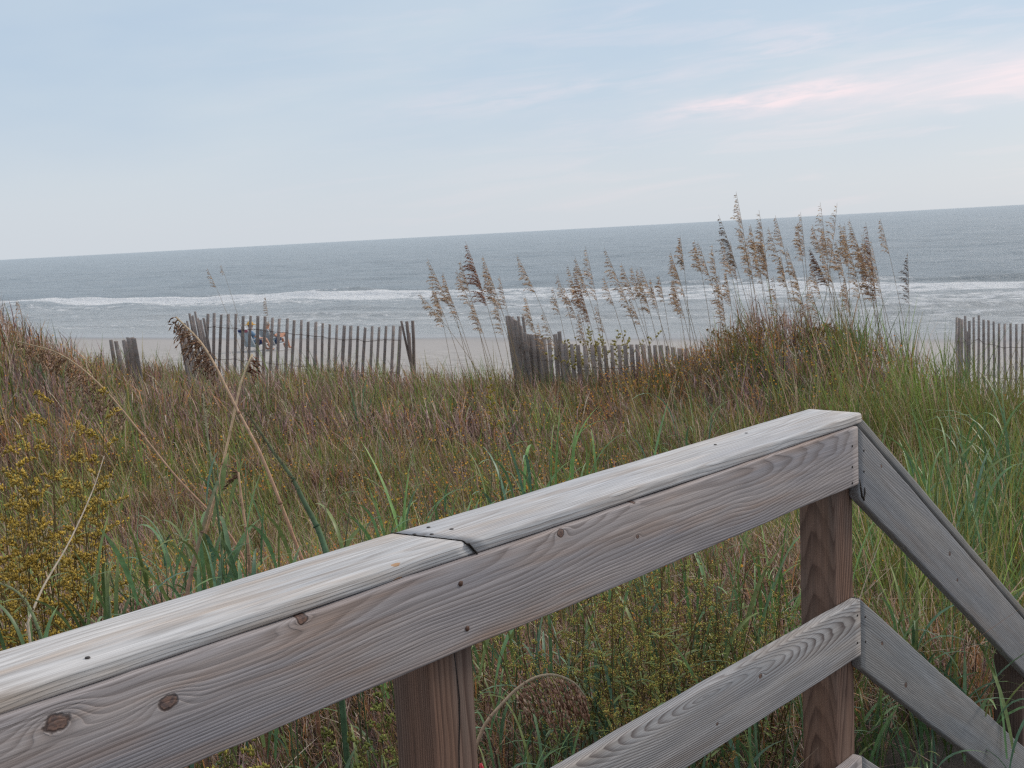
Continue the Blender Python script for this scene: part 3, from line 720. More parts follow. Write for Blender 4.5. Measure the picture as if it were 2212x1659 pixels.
# orange yellow flower specks
def flowers(n):
    mb = MB(); x, y = scatter(n*7, 3.2, 12.5, power=1.)
    m1 = fbm(x*.7, y*.7, 91); zone = sst(m1, .46, .60)*(sst(-x/y, -.22, .05)*.9*(1-sst(y, 7.2, 9.4))+1.0*gauss(x, y, 2.2, 11.1, 1.9, 1.1)+.1)
    k = (rng.random(len(x)) < zone) & keep_mask(x, y); x = x[k][:n*2]; y = y[k][:n*2]; m_ = len(x)
    z = ground_z(x, y)+rng.uniform(.22, .42, m_)
    r = rng.uniform(.0025, .006, m_)*(.8+y*.08)
    V = np.zeros((m_, 6, 3)); a = rng.uniform(0, 6.28, m_)
    for j in range(5):
        aj = a+j*2*np.pi/5; V[:, j] = np.stack([x+np.cos(aj)*r, y+np.sin(aj)*r*.8, z+rng.uniform(-.003, .003, m_)+np.sin(aj)*r*.6], 1)
    V[:, 5] = np.stack([x, y-.3*r, z+.45*r], 1)
    f = np.array([(5, j, (j+1) % 5) for j in range(5)]); tr = (np.arange(m_)[:, None, None]*6+f[None]).reshape(-1, 3)
    c = np.array([.62, .29, .05])*rng.uniform(.55, 1.3, (m_, 1))*np.array([1, 1, 1]); c[:, 1] *= rng.uniform(.7, 1.4, m_)
    me = np_mesh('small_flowers', V.reshape(-1, 3), tr, M_dry, np.repeat(c, 6, axis=0))
    tag(mesh_ob('small_flowers', me), 'tiny orange yellow flowers scattered through the dune grass', 'flowers', kind='stuff')
flowers(9000)

# ------------------------------------------------------------------ sea oats on the dune
def curve_pts(base, tip, sag, n):
    base = np.array(base); tip = np.array(tip); t = np.linspace(0, 1, n)[:, None]
    L = np.linalg.norm(tip-base); c = base+(tip-base)*.55+np.array([0, 0, 1.])*sag*L+np.array([.6, 0, 0])*sag*L*.9
    return (1-t)**2*base+2*t*(1-t)*c+t*t*tip
def sea_oat(base, tip, label, group, head=.34, dens=1., rust=None, droop=1., stemw=.0034, name='sea_oat_stalk', leafn=2, side=-1., spk=(.021, .036), cols=((.74, .54, .35), (.64, .42, .26), (.42, .28, .18))):
    base = np.array(base); tip = np.array(tip)
    root = empty(name, tuple(base)); tag(root, label, 'sea oats', group)
    P_ = curve_pts(base*0, tip-base, .05, 14); L = np.linalg.norm(tip-base)
    col = np.linspace(0, 1, 14)[:, None]; sc_ = np.array([.30, .235, .15])*(1-col)+np.array([.36, .27, .18])*col
    mb = MB(); mb.tube(P_, np.linspace(stemw, stemw*.35, 14), sc_, 5); mb.build('stem', M_dry, root)
    head *= 1.3; mb = MB(); h = head/max(L, .1)
    nb = int(19*dens)
    side_v = np.array([side, 0, 0])
    for i in range(nb):
        f = 1-h*(1-(i+.5)/nb*.93)*random.uniform(.94, 1.05); f = min(max(f, 0), .995); k = f*13; i0 = int(k); fr = k-i0
        p = P_[i0]*(1-fr)+P_[min(i0+1, 13)]*fr; tg = P_[min(i0+1, 13)]-P_[i0]; tg /= np.linalg.norm(tg)
        prog = (i+.5)/nb; bl = head*.8*(.10+.26*math.sin(math.pi*min(1, prog*1.0+.12))**1.)*(1.1-prog*.75)*random.uniform(.6, 1.15)
        out_ = side_v*random.uniform(.15, 1.)+np.array([random.uniform(-.35, .35), random.uniform(-.6, .6), 0])
        q = [p]; dirv = tg*1.1+out_*.55; dirv /= np.linalg.norm(dirv)
        for s_i in range(4):
            q.append(q[-1]+dirv*bl/4); dirv = dirv+np.array([side*.10, 0, -.34*droop]); dirv /= np.linalg.norm(dirv)
        c = np.array(random.choice(cols))*random.uniform(.8, 1.2)
        mb.tube(q, np.linspace(.0009, .0005, 5)*(stemw/.0028), c*1.15, 3)
        ns = max(2, int(bl/.013*dens**.3))
        for j in range(ns):
            t = (j+.6)/ns*4; j0 = min(int(t), 3); pp = q[j0]+(q[j0+1]-q[j0])*(t-j0); dd = (q[j0+1]-q[j0]); dd /= np.linalg.norm(dd)
            sd_ = dd*.8+np.array([side*.2, 0, -.55*droop])+rng.normal(0, .28, 3)
            mb.spike(pp, sd_, random.uniform(*spk), random.uniform(.005, .0085)*(spk[1]/.028), np.array(random.choice(cols) if random.random() < .35 else c)*random.uniform(.75, 1.3))
    mb.build('seed_head', M_dry, root)
    for i in range(leafn):
        mb = MB(); a = random.uniform(0, 6.28); ll = random.uniform(.35, .65)*min(L, 1.2)*.8; n_ = 7; q = []; th = random.uniform(.1, .35); kp = random.uniform(.6, 1.6); p = P_[random.choice((0, 1, 2))].copy()
        for k in range(n_):
            q.append(p.copy()); an = th+kp*k/n_; p = p+np.array([math.cos(a)*math.sin(an), math.sin(a)*math.sin(an), math.cos(an)])*ll/n_
        g_ = random.random(); c = np.array([.11, .15, .055])*(1-g_)+np.array([.28, .22, .14])*g_
        mb.ribbon(q, (-math.sin(a), math.cos(a), 0), np.array([.004, .005, .005, .0045, .0035, .0022, .0005]), c, .15); mb.build('leaf', M_grass, root)
    return root
def oat_at(tp, D, label, group, lean=None, head=.34, dens=1., **kw):
    tipw = at(tp[0], tp[1], D)
    lean = random.uniform(.10, .30) if lean is None else lean
    # walk down to the ground along the lean
    z = tipw.z; bx = tipw.x; 
    for _ in range(6):
        gz = float(ground_z(bx, D)); bx = tipw.x+(tipw.z-gz)*lean
    return sea_oat((bx, D+random.uniform(-.05, .05), gz-.02), tuple(tipw), label, group, head=head, dens=dens, **kw)
ORD = ['', 'second ', 'third ', 'fourth ', 'fifth ', 'sixth ', 'seventh ', 'eighth ', 'ninth ', 'tenth ', 'eleventh ', 'twelfth ', 'thirteenth ', 'fourteenth ', 'fifteenth ']
def row(ps, what, group, D0, D1, **kw):
    ps = sorted(ps)
    for i, p in enumerate(ps):
        which = 'leftmost' if i == 0 else ('rightmost' if i == len(ps)-1 else ORD[i]+'from left')
        hy = 261-.0556*p[0]; d_ = p[1]-hy
        where = 'tip over horizon' if d_ < 0 else ('head over sea' if d_ < 38 else 'head over surf')
        oat_at(p, random.uniform(D0, D1), '%s of %s, %s' % (which, what, where), group, **{k: v() for k, v in kw.items()})
A = r3([(205, 370), (310, 350), (340, 280), (510, 240), (640, 400), (120, 465), (150, 520), (560, 400), (520, 370), (600, 560), (420, 570), (235, 480)])
row(A, "the tan sea oats beside bundled slats", 'sea oats clustered left of the bundled slats', 11.2, 12.4, lean=lambda: random.uniform(.12, .30), dens=lambda: random.uniform(1., 1.5))
oat_at(r3([(380, 130)])[0], 11.6, 'tallest and densest rust brown sea oat left of the bundled slats', None, lean=.22, head=.62, dens=2.6, cols=((.42, .19, .11), (.46, .24, .14), (.32, .15, .09)))
oat_at(r3([(85, 262)])[0], 11.5, 'sea oat reaching furthest up left over the surf, left of the tallest', None, lean=.33, head=.5, dens=1.6)
oat_at(r3([(20, 525)])[0], 11.4, 'lowest sea oat bending far left over the wet sand', None, lean=.62, head=.34, dens=1.2)
B = r3([(840, 555), (935, 750), (970, 680), (1050, 480), (1165, 315), (1220, 250), (1085, 385), (1250, 680), (1440, 400), (1380, 620), (1575, 300), (1655, 320), (1725, 330), (1800, 420), (1955, 220), (1975, 430), (1570, 450), (1190, 420), (1130, 470), (1640, 560)])
Bs = sorted(B); kwb = dict(lean=lambda: random.uniform(.10, .30), head=lambda: random.uniform(.26, .38), dens=lambda: random.uniform(.9, 1.5))
row(Bs[:10], "thin sea oats over the low fence's left half", 'sea oats above the low fence', 10.8, 12.2, **kwb)
row(Bs[10:], "thin sea oats over the low fence's right half", 'sea oats above the low fence', 10.8, 12.2, **kwb)
oat_at(r3([(775, 235)])[0], 11.5, 'lone sea oat right of the bundled slats, head against the sea', None, lean=.34, head=.40, dens=1.4)
oat_at(r3([(1300, 170)])[0], 11.4, 'tall pointed sea oat above the low fence, bare at its tip', None, lean=.12, head=.5, dens=1.1)
oat_at(r3([(1215, 350)])[0], 11.2, 'bushy orange brown sea oat above the low fence', None, lean=.2, head=.5, dens=2.2, cols=((.48, .28, .16), (.42, .22, .12)))
oat_at(r3([(1445, 180)])[0], 11.3, 'sea oat arching left with dark spikes above the low fence', None, lean=.3, head=.46, dens=1.3)
oat_at(r3([(1695, 335)])[0], 11.1, 'broad brown sea oat at the right end of the low fence', None, lean=.2, head=.42, dens=2.)
oat_at(r3([(1865, 390)])[0], 11.2, 'small upright dark sea oat between low fence and right hump', None, lean=.1, head=.26, dens=1.3)
C_ = r4([(185, 400), (110, 530), (295, 430), (320, 440), (430, 460), (505, 420), (725, 310), (800, 390), (915, 240), (1085, 300), (1110, 215), (1310, 340), (1200, 310), (1410, 300), (1720, 260), (955, 540), (1060, 640), (1190, 600), (1380, 430), (1590, 370), (1450, 300), (1545, 450), (125, 730), (570, 440), (480, 680), (535, 670), (640, 330), (860, 330), (1000, 480), (1260, 480), (1500, 560), (1650, 430), (1640, 560), (1580, 640), (1450, 700), (1280, 330), (1160, 700), (900, 700), (760, 520), (690, 420)])
Cs = sorted(C_); kwb = dict(lean=lambda: random.uniform(.02, .26), head=lambda: random.uniform(.28, .44), dens=lambda: random.uniform(1., 1.8))
row(Cs[:13], "the sea oats left of the tallest", 'sea oats of the dense stand on the right hump', 10.4, 12., **kwb)
row(Cs[13:26], "sea oats in the middle of the hump", 'sea oats of the dense stand on the right hump', 10.4, 12., **kwb)
row(Cs[26:], "sea oats at the hump's right side", 'sea oats of the dense stand on the right hump', 10.4, 12., **kwb)
oat_at(r4([(615, 60)])[0], 11., 'tallest sea oat of the right hump, its tip up in the sky', None, lean=.10, head=.42, dens=1.2)
oat_at(r4([(480, 235)])[0], 10.9, 'dark brown sea oat leaning left beside the tallest one', None, lean=.26, head=.5, dens=1.5, cols=((.22, .15, .10), (.28, .18, .12)))
oat_at(r4([(790, 200)])[0], 10.9, 'sea oat right of the tallest with thick feathery brown head', None, lean=.08, head=.6, dens=2.2)
oat_at(r4([(1260, 140)])[0], 11., 'thin needle tipped sea oat crossing the horizon left of its twin', None, lean=.06, head=.4, dens=.8)
oat_at(r4([(1392, 145)])[0], 11., 'needle tipped sea oat leaning right across the horizon', None, lean=-.16, head=.42, dens=.8)
oat_at(r4([(1480, 260)])[0], 10.8, 'arched dark sea oat at the right side of the dense stand', None, lean=.24, head=.52, dens=1.8)
oat_at(r4([(1610, 290)])[0], 10.8, 'thick rust brown sea oat near the right end of the stand', None, lean=.1, head=.66, dens=2.4, cols=((.42, .22, .14), (.35, .2, .12)))
oat_at(r4([(1180, 490)])[0], 10.9, 'bent clump headed sea oat in the middle of the right stand', None, lean=.4, head=.36, dens=2.4, cols=((.34, .2, .14), (.26, .15, .1)))
oat_at(r4([(1930, 530)])[0], 10.9, 'rightmost sea oat, a single dark stalk against the beach', None, lean=-.02, head=.42, dens=1.3, cols=((.22, .14, .10), (.19, .12, .09)))
oat_at((447*DS, 578*DS), 14., 'faint thin sea oat left of the long fence, head above the surf', None, lean=.28, head=.26, dens=.7)
oat_at((477*DS, 572*DS), 14.1, 'pale curved stalk right of the faint thin sea oat', None, lean=.2, head=.14, dens=.4)
oat_at((573*DS, 640*DS), 14.0, 'short dark sea oat poking above the long fence', None, lean=0., head=.22, dens=.9)
oat_at((38*DS, 648*DS), 11.6, 'thin stalk standing above the left grass hump', None, lean=.12, head=.15, dens=.5)

# ------------------------------------------------------------------ big stalks close to the railing
def polyworld(pts): return [np.array(at(x*DS, y*DS, D)) for x, y, D in pts]
def resample(P_, n):
    P_ = np.array(P_); k = len(P_)
    # Catmull-Rom
    Q = np.concatenate([[2*P_[0]-P_[1]], P_, [2*P_[-1]-P_[-2]]]); out_ = []
    for u in np.linspace(0, k-1-1e-6, n):
        i = int(u); t = u-i; a, b, c, d_ = Q[i:i+4]
        out_.append(.5*((2*b)+(c-a)*t+(2*a-5*b+4*c-d_)*t*t+(3*b-a-3*c+d_)*t**3))
    return np.array(out_)
def big_stalk(name, label, pts, r0, r1, c0, c1, panicle=None, cat='sea oats', group=None, node=True):
    W_ = polyworld(pts); Q = resample(W_, 26); o0 = Q[0].copy(); gz = float(ground_z(o0[0], o0[1]))
    base = np.array([o0[0], o0[1], gz]); 
    root = empty(name, tuple(base)); tag(root, label, cat, group)
    Q = Q-base
    if o0[2] > gz: Q = np.concatenate([[[0.01, 0, -.02]], Q])          # the hidden foot
    k = len(Q); t = np.linspace(0, 1, k)[:, None]
    mb = MB(); rad = np.linspace(r0, r1, k)
    mb.tube(Q, rad, 1.25*(np.array(c0)*(1-t)+np.array(c1)*t), 7)
    mb.build('stem', M_dry, root, True)
    if node:
        for f in (.25, .5):
            mb = MB(); i = int(f*k); mb.tube([Q[i]-(Q[i+1]-Q[i])*.12, Q[i], Q[i]+(Q[i+1]-Q[i])*.12], [rad[i]*1.05, rad[i]*1.5, rad[i]*1.05], np.array(c0)*.75, 7); mb.build('node', M_dry, root, True)
    if panicle: panicle(root, Q)
    return root
def panicle_along(f0, nb, bl, dirv, spk, cols, spread=.4, name='seed_head', drop=.3, jit=.35):
    def fn(root, Q):
        mb = MB(); k = len(Q)-1
        for i in range(nb):
            f = f0+(1-f0)*(i+.3*random.random())/nb; u_ = f*k; i0 = min(int(u_), k-1); p = Q[i0]+(Q[i0+1]-Q[i0])*(u_-i0)
            tg = Q[i0+1]-Q[i0]; tg /= np.linalg.norm(tg)
            L = bl*(1-.55*abs(2*(f-f0)/(1-f0)-.8))*random.uniform(.6, 1.2)
            d_ = tg*.5+np.array(dirv)+rng.normal(0, spread, 3); d_ /= np.linalg.norm(d_); q = [p]
            for s_i in range(5):
                q.append(q[-1]+d_*L/5); d_ = d_+np.array([0, 0, -drop]); d_ /= np.linalg.norm(d_)
            c = np.array(random.choice(cols)); mb.tube(q, np.linspace(.0011, .0005, 6), c*1.2, 3)
            ns = max(3, int(L/.0065))
            for j in range(ns):
                t = (j+.8)/ns*5; j0 = min(int(t), 4); pp = q[j0]+(q[j0+1]-q[j0])*(t-j0); dd = q[j0+1]-q[j0]; dd /= np.linalg.norm(dd)
                mb.spike(pp, dd+rng.normal(0, jit, 3), random.uniform(*spk), spk[1]*random.uniform(.22, .36), np.array(random.choice(cols))*random.uniform(.7, 1.35))
        mb.build(name, M_dry, root)
    return fn
BRN = ((.34, .21, .13), (.40, .28, .18), (.22, .13, .08), (.27, .17, .11))
BRN2 = ((.42, .28, .18), (.50, .36, .24), (.28, .17, .11), (.34, .22, .14))
big_stalk('sea_oat_stalk', 'long arching sea oat whose drooping head hangs over the left grass', [(560, 1290, 3.7), (500, 1160, 3.75), (385, 1035, 3.8), (300, 930, 3.85), (215, 830, 3.9), (130, 765, 3.95), (40, 738, 4.0)], .0047, .0018, (.36, .20, .14), (.40, .31, .20),
    panicle_along(.56, 62, .11, (-.25, 0, -.9), (.012, .021), BRN2, .22))
big_stalk('sea_oat_stalk', 'thick tan sea oat crossing in an X, its heavy head before the fence end', [(655, 1215, 3.1), (615, 1110, 3.12), (565, 985, 3.15), (510, 880, 3.2), (465, 790, 3.25), (430, 735, 3.3), (380, 685, 3.35)], .0055, .0026, (.44, .25, .17), (.42, .33, .22),
    panicle_along(.66, 60, .08, (-.5, 0, -.7), (.010, .018), ((.36, .23, .15), (.42, .30, .20), (.24, .13, .08), (.16, .085, .055)), .35))
big_stalk('sea_oat_stalk', 'tan stalk of the X rising right with a small rusty head', [(400, 1290, 3.3), (430, 1200, 3.3), (468, 1060, 3.3), (500, 920, 3.32), (520, 830, 3.34), (545, 765, 3.36)], .0049, .0029, (.52, .30, .20), (.58, .46, .30),
    panicle_along(.88, 14, .05, (.5, 0, -.8), (.010, .018), ((.22, .08, .045), (.30, .20, .12), (.13, .05, .035)), .3))
big_stalk('broken_reed', 'short broken tan stalk with a frayed rusty top beside the X stalks', [(540, 1240, 2.9), (535, 1170, 2.9), (525, 1100, 2.92), (515, 1020, 2.95)], .0047, .0029, (.36, .22, .15), (.42, .28, .18),
    panicle_along(.93, 7, .06, (-.7, 0, -.25), (.01, .02), ((.22, .13, .08), (.16, .09, .06)), .3), 'reed')
big_stalk('broken_reed', 'bare olive and tan stalk leaning right against the long cap board', [(405, 1275, 2.75), (425, 1190, 2.77), (450, 1100, 2.8), (470, 1040, 2.85)], .0055, .0039, (.34, .21, .15), (.12, .16, .09), None, 'reed')
big_stalk('seed_spike', 'thick green stem ending in a long dark seed spike behind the rail', [(712, 1215, 2.75), (690, 1150, 2.78), (655, 1080, 2.8), (630, 1030, 2.82), (590, 975, 2.86), (550, 915, 2.9), (525, 885, 2.94)], .0086, .0018, (.085, .15, .085), (.10, .09, .05),
    panicle_along(.42, 90, .014, (0, 0, .2), (.005, .009), ((.17, .13, .08), (.10, .07, .045), (.30, .23, .13)), .8, 'seed_spike', 0.), 'reed')
big_stalk('seed_spike', 'pale narrow seed spike left of the X stalks', [(470, 1100, 3.2), (458, 1010, 3.2), (447, 930, 3.22), (438, 850, 3.25)], .0034, .0016, (.11, .17, .09), (.34, .30, .2),
    panicle_along(.62, 60, .010, (0, 0, .5), (.004, .007), ((.55, .49, .34), (.44, .38, .26)), .5, 'seed_spike', 0.), 'reed')
big_stalk('seed_spike', 'speckled seed spike leaning left under the arching sea oat', [(400, 1250, 3.1), (405, 1200, 3.1), (380, 1100, 3.12), (350, 1030, 3.15), (315, 985, 3.2)], .0034, .0013, (.12, .16, .08), (.25, .2, .12),
    panicle_along(.55, 60, .013, (0, 0, .3), (.004, .008), ((.46, .37, .24), (.26, .19, .12)), .5, 'seed_spike', 0.), 'reed')
big_stalk('dead_stalk', 'long pale dead stalk slanting at the left above the cap board', [(60, 1345, 2.5), (95, 1265, 2.6), (150, 1170, 2.75), (200, 1060, 2.9), (225, 985, 3.0)], .0031, .0013, (.42, .36, .28), (.34, .28, .22), None, 'dead stalk', node=False)
big_stalk('seed_spike', 'drooping green seed spike at the left edge by the cap board', [(95, 1400, 2.2), (80, 1350, 2.2), (50, 1290, 2.25), (0, 1260, 2.3), (-40, 1265, 2.3)], .0039, .0016, (.10, .16, .08), (.25, .24, .13),
    panicle_along(.2, 60, .013, (0, 0, .2), (.005, .008), ((.30, .24, .15), (.20, .16, .09)), .6, 'seed_spike', 0.), 'reed')
for i, (pts_, lab) in enumerate((
    ([(880, 1120, 3.6), (860, 1010, 3.6), (815, 930, 3.65), (790, 880, 3.7)], 'speckled dark seed spike leaning left over the middle of the level rail'),
    ([(745, 1180, 3.0), (757, 1080, 3.0), (760, 1010, 3.02), (768, 960, 3.05)], 'upright speckled seed spike just right of the thick green stem'),
    ([(935, 1130, 3.4), (905, 1040, 3.4), (880, 960, 3.45), (868, 900, 3.5)], 'thin speckled seed spike above the seam of the cap boards'),
    ([(1060, 1080, 3.6), (1062, 1000, 3.6), (1050, 930, 3.65), (1040, 880, 3.7)], 'pale seed spike rising right of the cap board seam'),
    ([(700, 1190, 2.9), (705, 1120, 2.9), (700, 1050, 2.95), (708, 990, 3.)], 'short speckled seed spike left of the thick green stem'))):
    big_stalk('seed_spike', lab, pts_, .0022, .001, (.14, .15, .08), (.25, .2, .13), panicle_along(.45, 55, .012, (0, 0, .3), (.004, .008), ((.42, .34, .24), (.24, .18, .12), (.5, .43, .31)), .5, 'seed_spike', 0.), 'reed', node=False)
# the drooping head below the level rail
big_stalk('sea_oat_stalk', 'fallen sea oat with dark brown head drooping between rail and post', [(1020, 1640, 2.08), (1045, 1570, 2.09), (1085, 1520, 2.1), (1120, 1485, 2.11), (1160, 1462, 2.12), (1200, 1458, 2.13), (1240, 1475, 2.14), (1265, 1505, 2.15)], .0039, .0016, (.42, .29, .20), (.42, .35, .24),
    panicle_along(.40, 34, .125, (0, 0, -1.), (.013, .022), ((.46, .26, .18), (.56, .34, .24), (.34, .19, .13), (.62, .44, .31)), .10, 'seed_head', .25, .16))
mb = MB(); rp = at(1038*DS, 1650*DS, 2.3)
mb.tube([(0, 0, 0), (.004, 0, -.02), (.012, 0, -.04)], [.004, .006, .004], (.45, .02, .03), 6)
rr_ = mb.build('red_scrap', M_metal); rr_.location = rp; tag(rr_, 'tiny bright red scrap against the left post at the bottom', 'scrap')

# ------------------------------------------------------------------ broad leaved grass plants
def leaf_plant(px, py, D, n, h, label, wd=.012, spread=.5, cols=((.13, .24, .12), (.15, .28, .12), (.12, .23, .15), (.20, .26, .09)), group=None, name='broad_leaf_grass', seed=None, parts=True):
    p = at(px*DS, py*DS, D); gz = float(ground_z(p.x, p.y)); root = empty(name, (p.x, p.y, gz)); tag(root, label, 'grass plant', group)
    top = max(.25, p.z-gz+h*.2)
    for i in range(int(n*2.6)):
        mb = MB(); a = random.uniform(0, 6.28); L = h*random.uniform(.55, 1.15); st = random.random()**.55*max(.02, top-h*.55); k = 11
        q = []; th = random.uniform(.05, .35); kp = random.choice((random.uniform(.2, .9), random.uniform(1.0, 2.2), random.uniform(1.8, 3.0)))
        c0 = np.array([random.gauss(0, spread*.12), random.gauss(0, spread*.12), st]); pcur = c0.copy()
        for j in range(k):
            q.append(pcur.copy()); an = th+kp*(j/k)**1.6; pcur = pcur+np.array([math.cos(a)*math.sin(an), math.sin(a)*math.sin(an), math.cos(an)])*L/k
        t = np.linspace(0, 1, k); wv = .95*wd*random.uniform(.6, 1.2)*np.sin(np.pi*np.clip(t*.86+.12, 0, 1))**.6
        c = np.array(random.choice(cols))*random.uniform(.8, 1.25); cc = c[None]*(1-t[:, None]*.2)+np.array([.3, .25, .1])[None]*(t[:, None]**4)*.5
        tw = a+math.pi/2+random.uniform(-.5, .5)
        sd_ = np.stack([np.array([math.cos(tw+tt*.9), math.sin(tw+tt*.9), .15*math.sin(tt*5)]) for tt in t])
        mb.ribbon(q, sd_, wv, cc, .12); mb.build('leaf', M_leaf, root, True)
    mb = MB()
    for i in range(max(2, n//5)):
        b = np.array([random.gauss(0, spread*.1), random.gauss(0, spread*.1), -.02]); e = b+np.array([random.gauss(0, .05), random.gauss(0, .05), top*random.uniform(.7, 1.)])
        mb.tube(curve_pts(b, e, .03, 8), np.linspace(.0028, .0015, 8), (.11, .16, .075), 5)
    tag(mb.build('stems', M_leaf, root, True), kind='stuff'); return root
leaf_plant(455, 1010, 3.2, 9, .20, 'green plant of curling leaves at the pale spike', .013, .25)
leaf_plant(400, 1130, 2.95, 20, .30, 'blue green broad leaved tuft at the foot of the X stalks', .013, .7)
leaf_plant(480, 1130, 2.85, 18, .32, 'dense leafy tuft between the X stalks and the broken reed', .012, .6)
leaf_plant(350, 1150, 3.1, 12, .30, 'arching leafy tuft under the speckled leaning spike', .012, .6)
leaf_plant(590, 1190, 2.8, 12, .22, 'leafy tuft right of the broken reed against the cap board', .011, .6)
leaf_plant(770, 1110, 3.0, 14, .28, 'fresh green tuft right of the thick green spike stem', .012, .5)
leaf_plant(830, 1060, 3.1, 14, .32, 'bright pointed leaf tuft above the cap boards left of their seam', .013, .5, cols=((.19, .34, .10), (.15, .28, .11)))
leaf_plant(900, 1090, 3.0, 10, .22, 'long drooping leaves just above the seam of the cap boards', .012, .6)
leaf_plant(1010, 1040, 3.3, 12, .25, 'green tuft beside the goldenrod above the cap board seam', .010, .5)
leaf_plant(1110, 1010, 3.5, 12, .30, 'leafy tuft behind the middle of the cap board', .010, .5)
leaf_plant(1210, 960, 3.7, 16, .34, 'upright bright green tuft behind the middle of the cap board', .010, .5, cols=((.19, .34, .10), (.16, .29, .11)))
leaf_plant(1440, 950, 3.9, 10, .28, 'green tuft with one leaf bent flat behind the cap board', .010, .5)
leaf_plant(1500, 880, 4.6, 10, .34, 'pale green tuft behind the right end of the cap board', .010, .4)
leaf_plant(250, 1210, 2.9, 14, .30, 'dark green grass tuft right of the pale dead stalk', .011, .5, cols=((.12, .19, .07), (.15, .22, .07)))
leaf_plant(40, 1310, 2.4, 14, .26, 'dark leafy tuft at the left edge by the cap board', .012, .6, cols=((.10, .17, .07), (.14, .21, .08)))
leaf_plant(170, 1330, 2.3, 6, .16, 'few thin arching leaves over the cap board at the left', .008, .5)
leaf_plant(2070, 1500, 3.2, 14, .42, 'tall green blades below the sloping rail by the corner post', .012, .5)
leaf_plant(1960, 1340, 3.4, 12, .40, 'green blades between corner post and sloping rail', .012, .5)
leaf_plant(2140, 900, 5.2, 30, .60, 'tall dense green tuft in front of the far right fence', .012, 1.4, cols=((.12, .23, .08), (.15, .27, .09), (.10, .20, .09)))
leaf_plant(2040, 1010, 4.8, 20, .5, 'green tuft right of the corner beyond the sloping rail', .011, 1.1)
leaf_plant(1950, 1000, 4.9, 16, .5, 'bright leaning tuft right above the corner of the railing', .012, .9, cols=((.17, .31, .10), (.14, .25, .1)))
leaf_plant(1120, 1330, 2.9, 16, .34, 'blue green leaves under the level rail beside the left post', .011, .9)
leaf_plant(1290, 1450, 2.9, 22, .36, 'blue green leaf clump behind the drooping seed head', .012, 1.0, cols=((.11, .22, .15), (.13, .25, .16), (.15, .27, .15)))
leaf_plant(1500, 1280, 3.1, 22, .42, 'leaf clump under the level rail beside the yellow weeds', .011, 1.1)
leaf_plant(1660, 1200, 3.4, 22, .46, 'bright green blades leaning left beside the corner post', .010, 1.1, cols=((.18, .31, .10), (.13, .26, .1), (.21, .29, .09)))
leaf_plant(1560, 1480, 2.8, 14, .30, 'leaf clump just above the middle rail', .012, .8)
leaf_plant(1600, 1640, 2.6, 10, .26, 'broad leaves under the middle rail left of the corner post', .014, .6)
leaf_plant(720, 1640, 2.2, 9, .24, 'few leaves at the bottom left of the left post', .010, .8)
leaf_plant(1130, 1600, 2.5, 14, .34, 'blue green leaves right of the left post at the bottom', .010, .6)
leaf_plant(1900, 1620, 3.0, 14, .3, 'drooping leaves under the middle stair rail', .011, .7)
leaf_plant(2080, 1300, 4.2, 16, .4, 'green clump seen between the two sloping rails', .011, .9)

# ------------------------------------------------------------------ goldenrod and weeds
def weed(px, py, D, label, h=.35, rad=.18, stems=7, cols=((.60, .41, .08), (.50, .36, .10)), name='goldenrod', leafc=(.20, .26, .08), per=90, sz=.010, cat='weed', plume=1.):
    p = at(px*DS, py*DS, D); gz = float(ground_z(p.x, p.y)); root = empty(name, (p.x, p.y, gz)); tag(root, label, cat)
    H_ = max(.15, p.z-gz)+h*.5
    ms = MB(); mf = MB(); ml_ = MB()
    for i in range(stems):
        b = np.array([random.gauss(0, rad*.25), random.gauss(0, rad*.25), -.02]); e = np.array([random.gauss(0, rad*.6), random.gauss(0, rad*.6), H_*random.uniform(.7, 1.)])
        q = curve_pts(b, e, random.uniform(-.05, .08), 12); ms.tube(q, np.linspace(.0024, .0010, 12), (.15, .11, .05), 4)
        nbr = 8
        for k in range(nbr):
            f = 1-.62*(k/nbr)*h/.35*.9; f = max(.15, f); u_ = f*11; i0 = min(int(u_), 10); s0 = q[i0]+(q[i0+1]-q[i0])*(u_-i0)
            a = random.uniform(0, 6.28); L = h*.34*(.35+k/nbr)*random.uniform(.6, 1.15)*plume; r_ = [s0]; d_ = np.array([math.cos(a)*.8, math.sin(a)*.8, .75])
            for j in range(5): d_ = d_/np.linalg.norm(d_); r_.append(r_[-1]+d_*L/5); d_ = d_+np.array([0, 0, -.16])
            ms.tube(r_, .0008, (.2, .16, .06), 3)
            for j in range(int(per/nbr)):
                t = random.uniform(.8, 5); j0 = min(int(t), 4); pp = r_[j0]+(r_[j0+1]-r_[j0])*(t-j0)+rng.normal(0, .0035, 3)
                mf.spike(pp, rng.normal(0, .5, 3)+np.array([0, 0, 1]), sz*random.uniform(.7, 1.4), sz*.8, np.array(random.choice(cols))*random.uniform(.6, 1.3))
        for k in range(14):
            u_ = random.uniform(1, 9); i0 = int(u_); s0 = q[i0]; a = random.uniform(0, 6.28); L = random.uniform(.03, .06)
            d1 = np.array([math.cos(a), math.sin(a), .5]); rr2 = [s0+d1*L*j/4+np.array([0, 0, -.010*(j/4)**2]) for j in range(5)]
            ml_.ribbon(rr2, (-math.sin(a), math.cos(a), 0), np.array([.002, .007, .008, .005, .0006]), np.array(leafc)*random.uniform(.7, 1.3), .1)
    for b_, n_, m_ in ((ms, 'stems', M_dry), (mf, 'tiny_flowers', M_dry), (ml_, 'small_leaves', M_leaf)): tag(b_.build(n_, m_, root), kind='stuff')
    return root
weed(70, 1010, 3.3, 'tall mustard goldenrod at the left edge', .40, .26, 16, per=260)
weed(110, 1110, 3.1, 'golden goldenrod just right of the left edge one', .36, .26, 15, per=260)
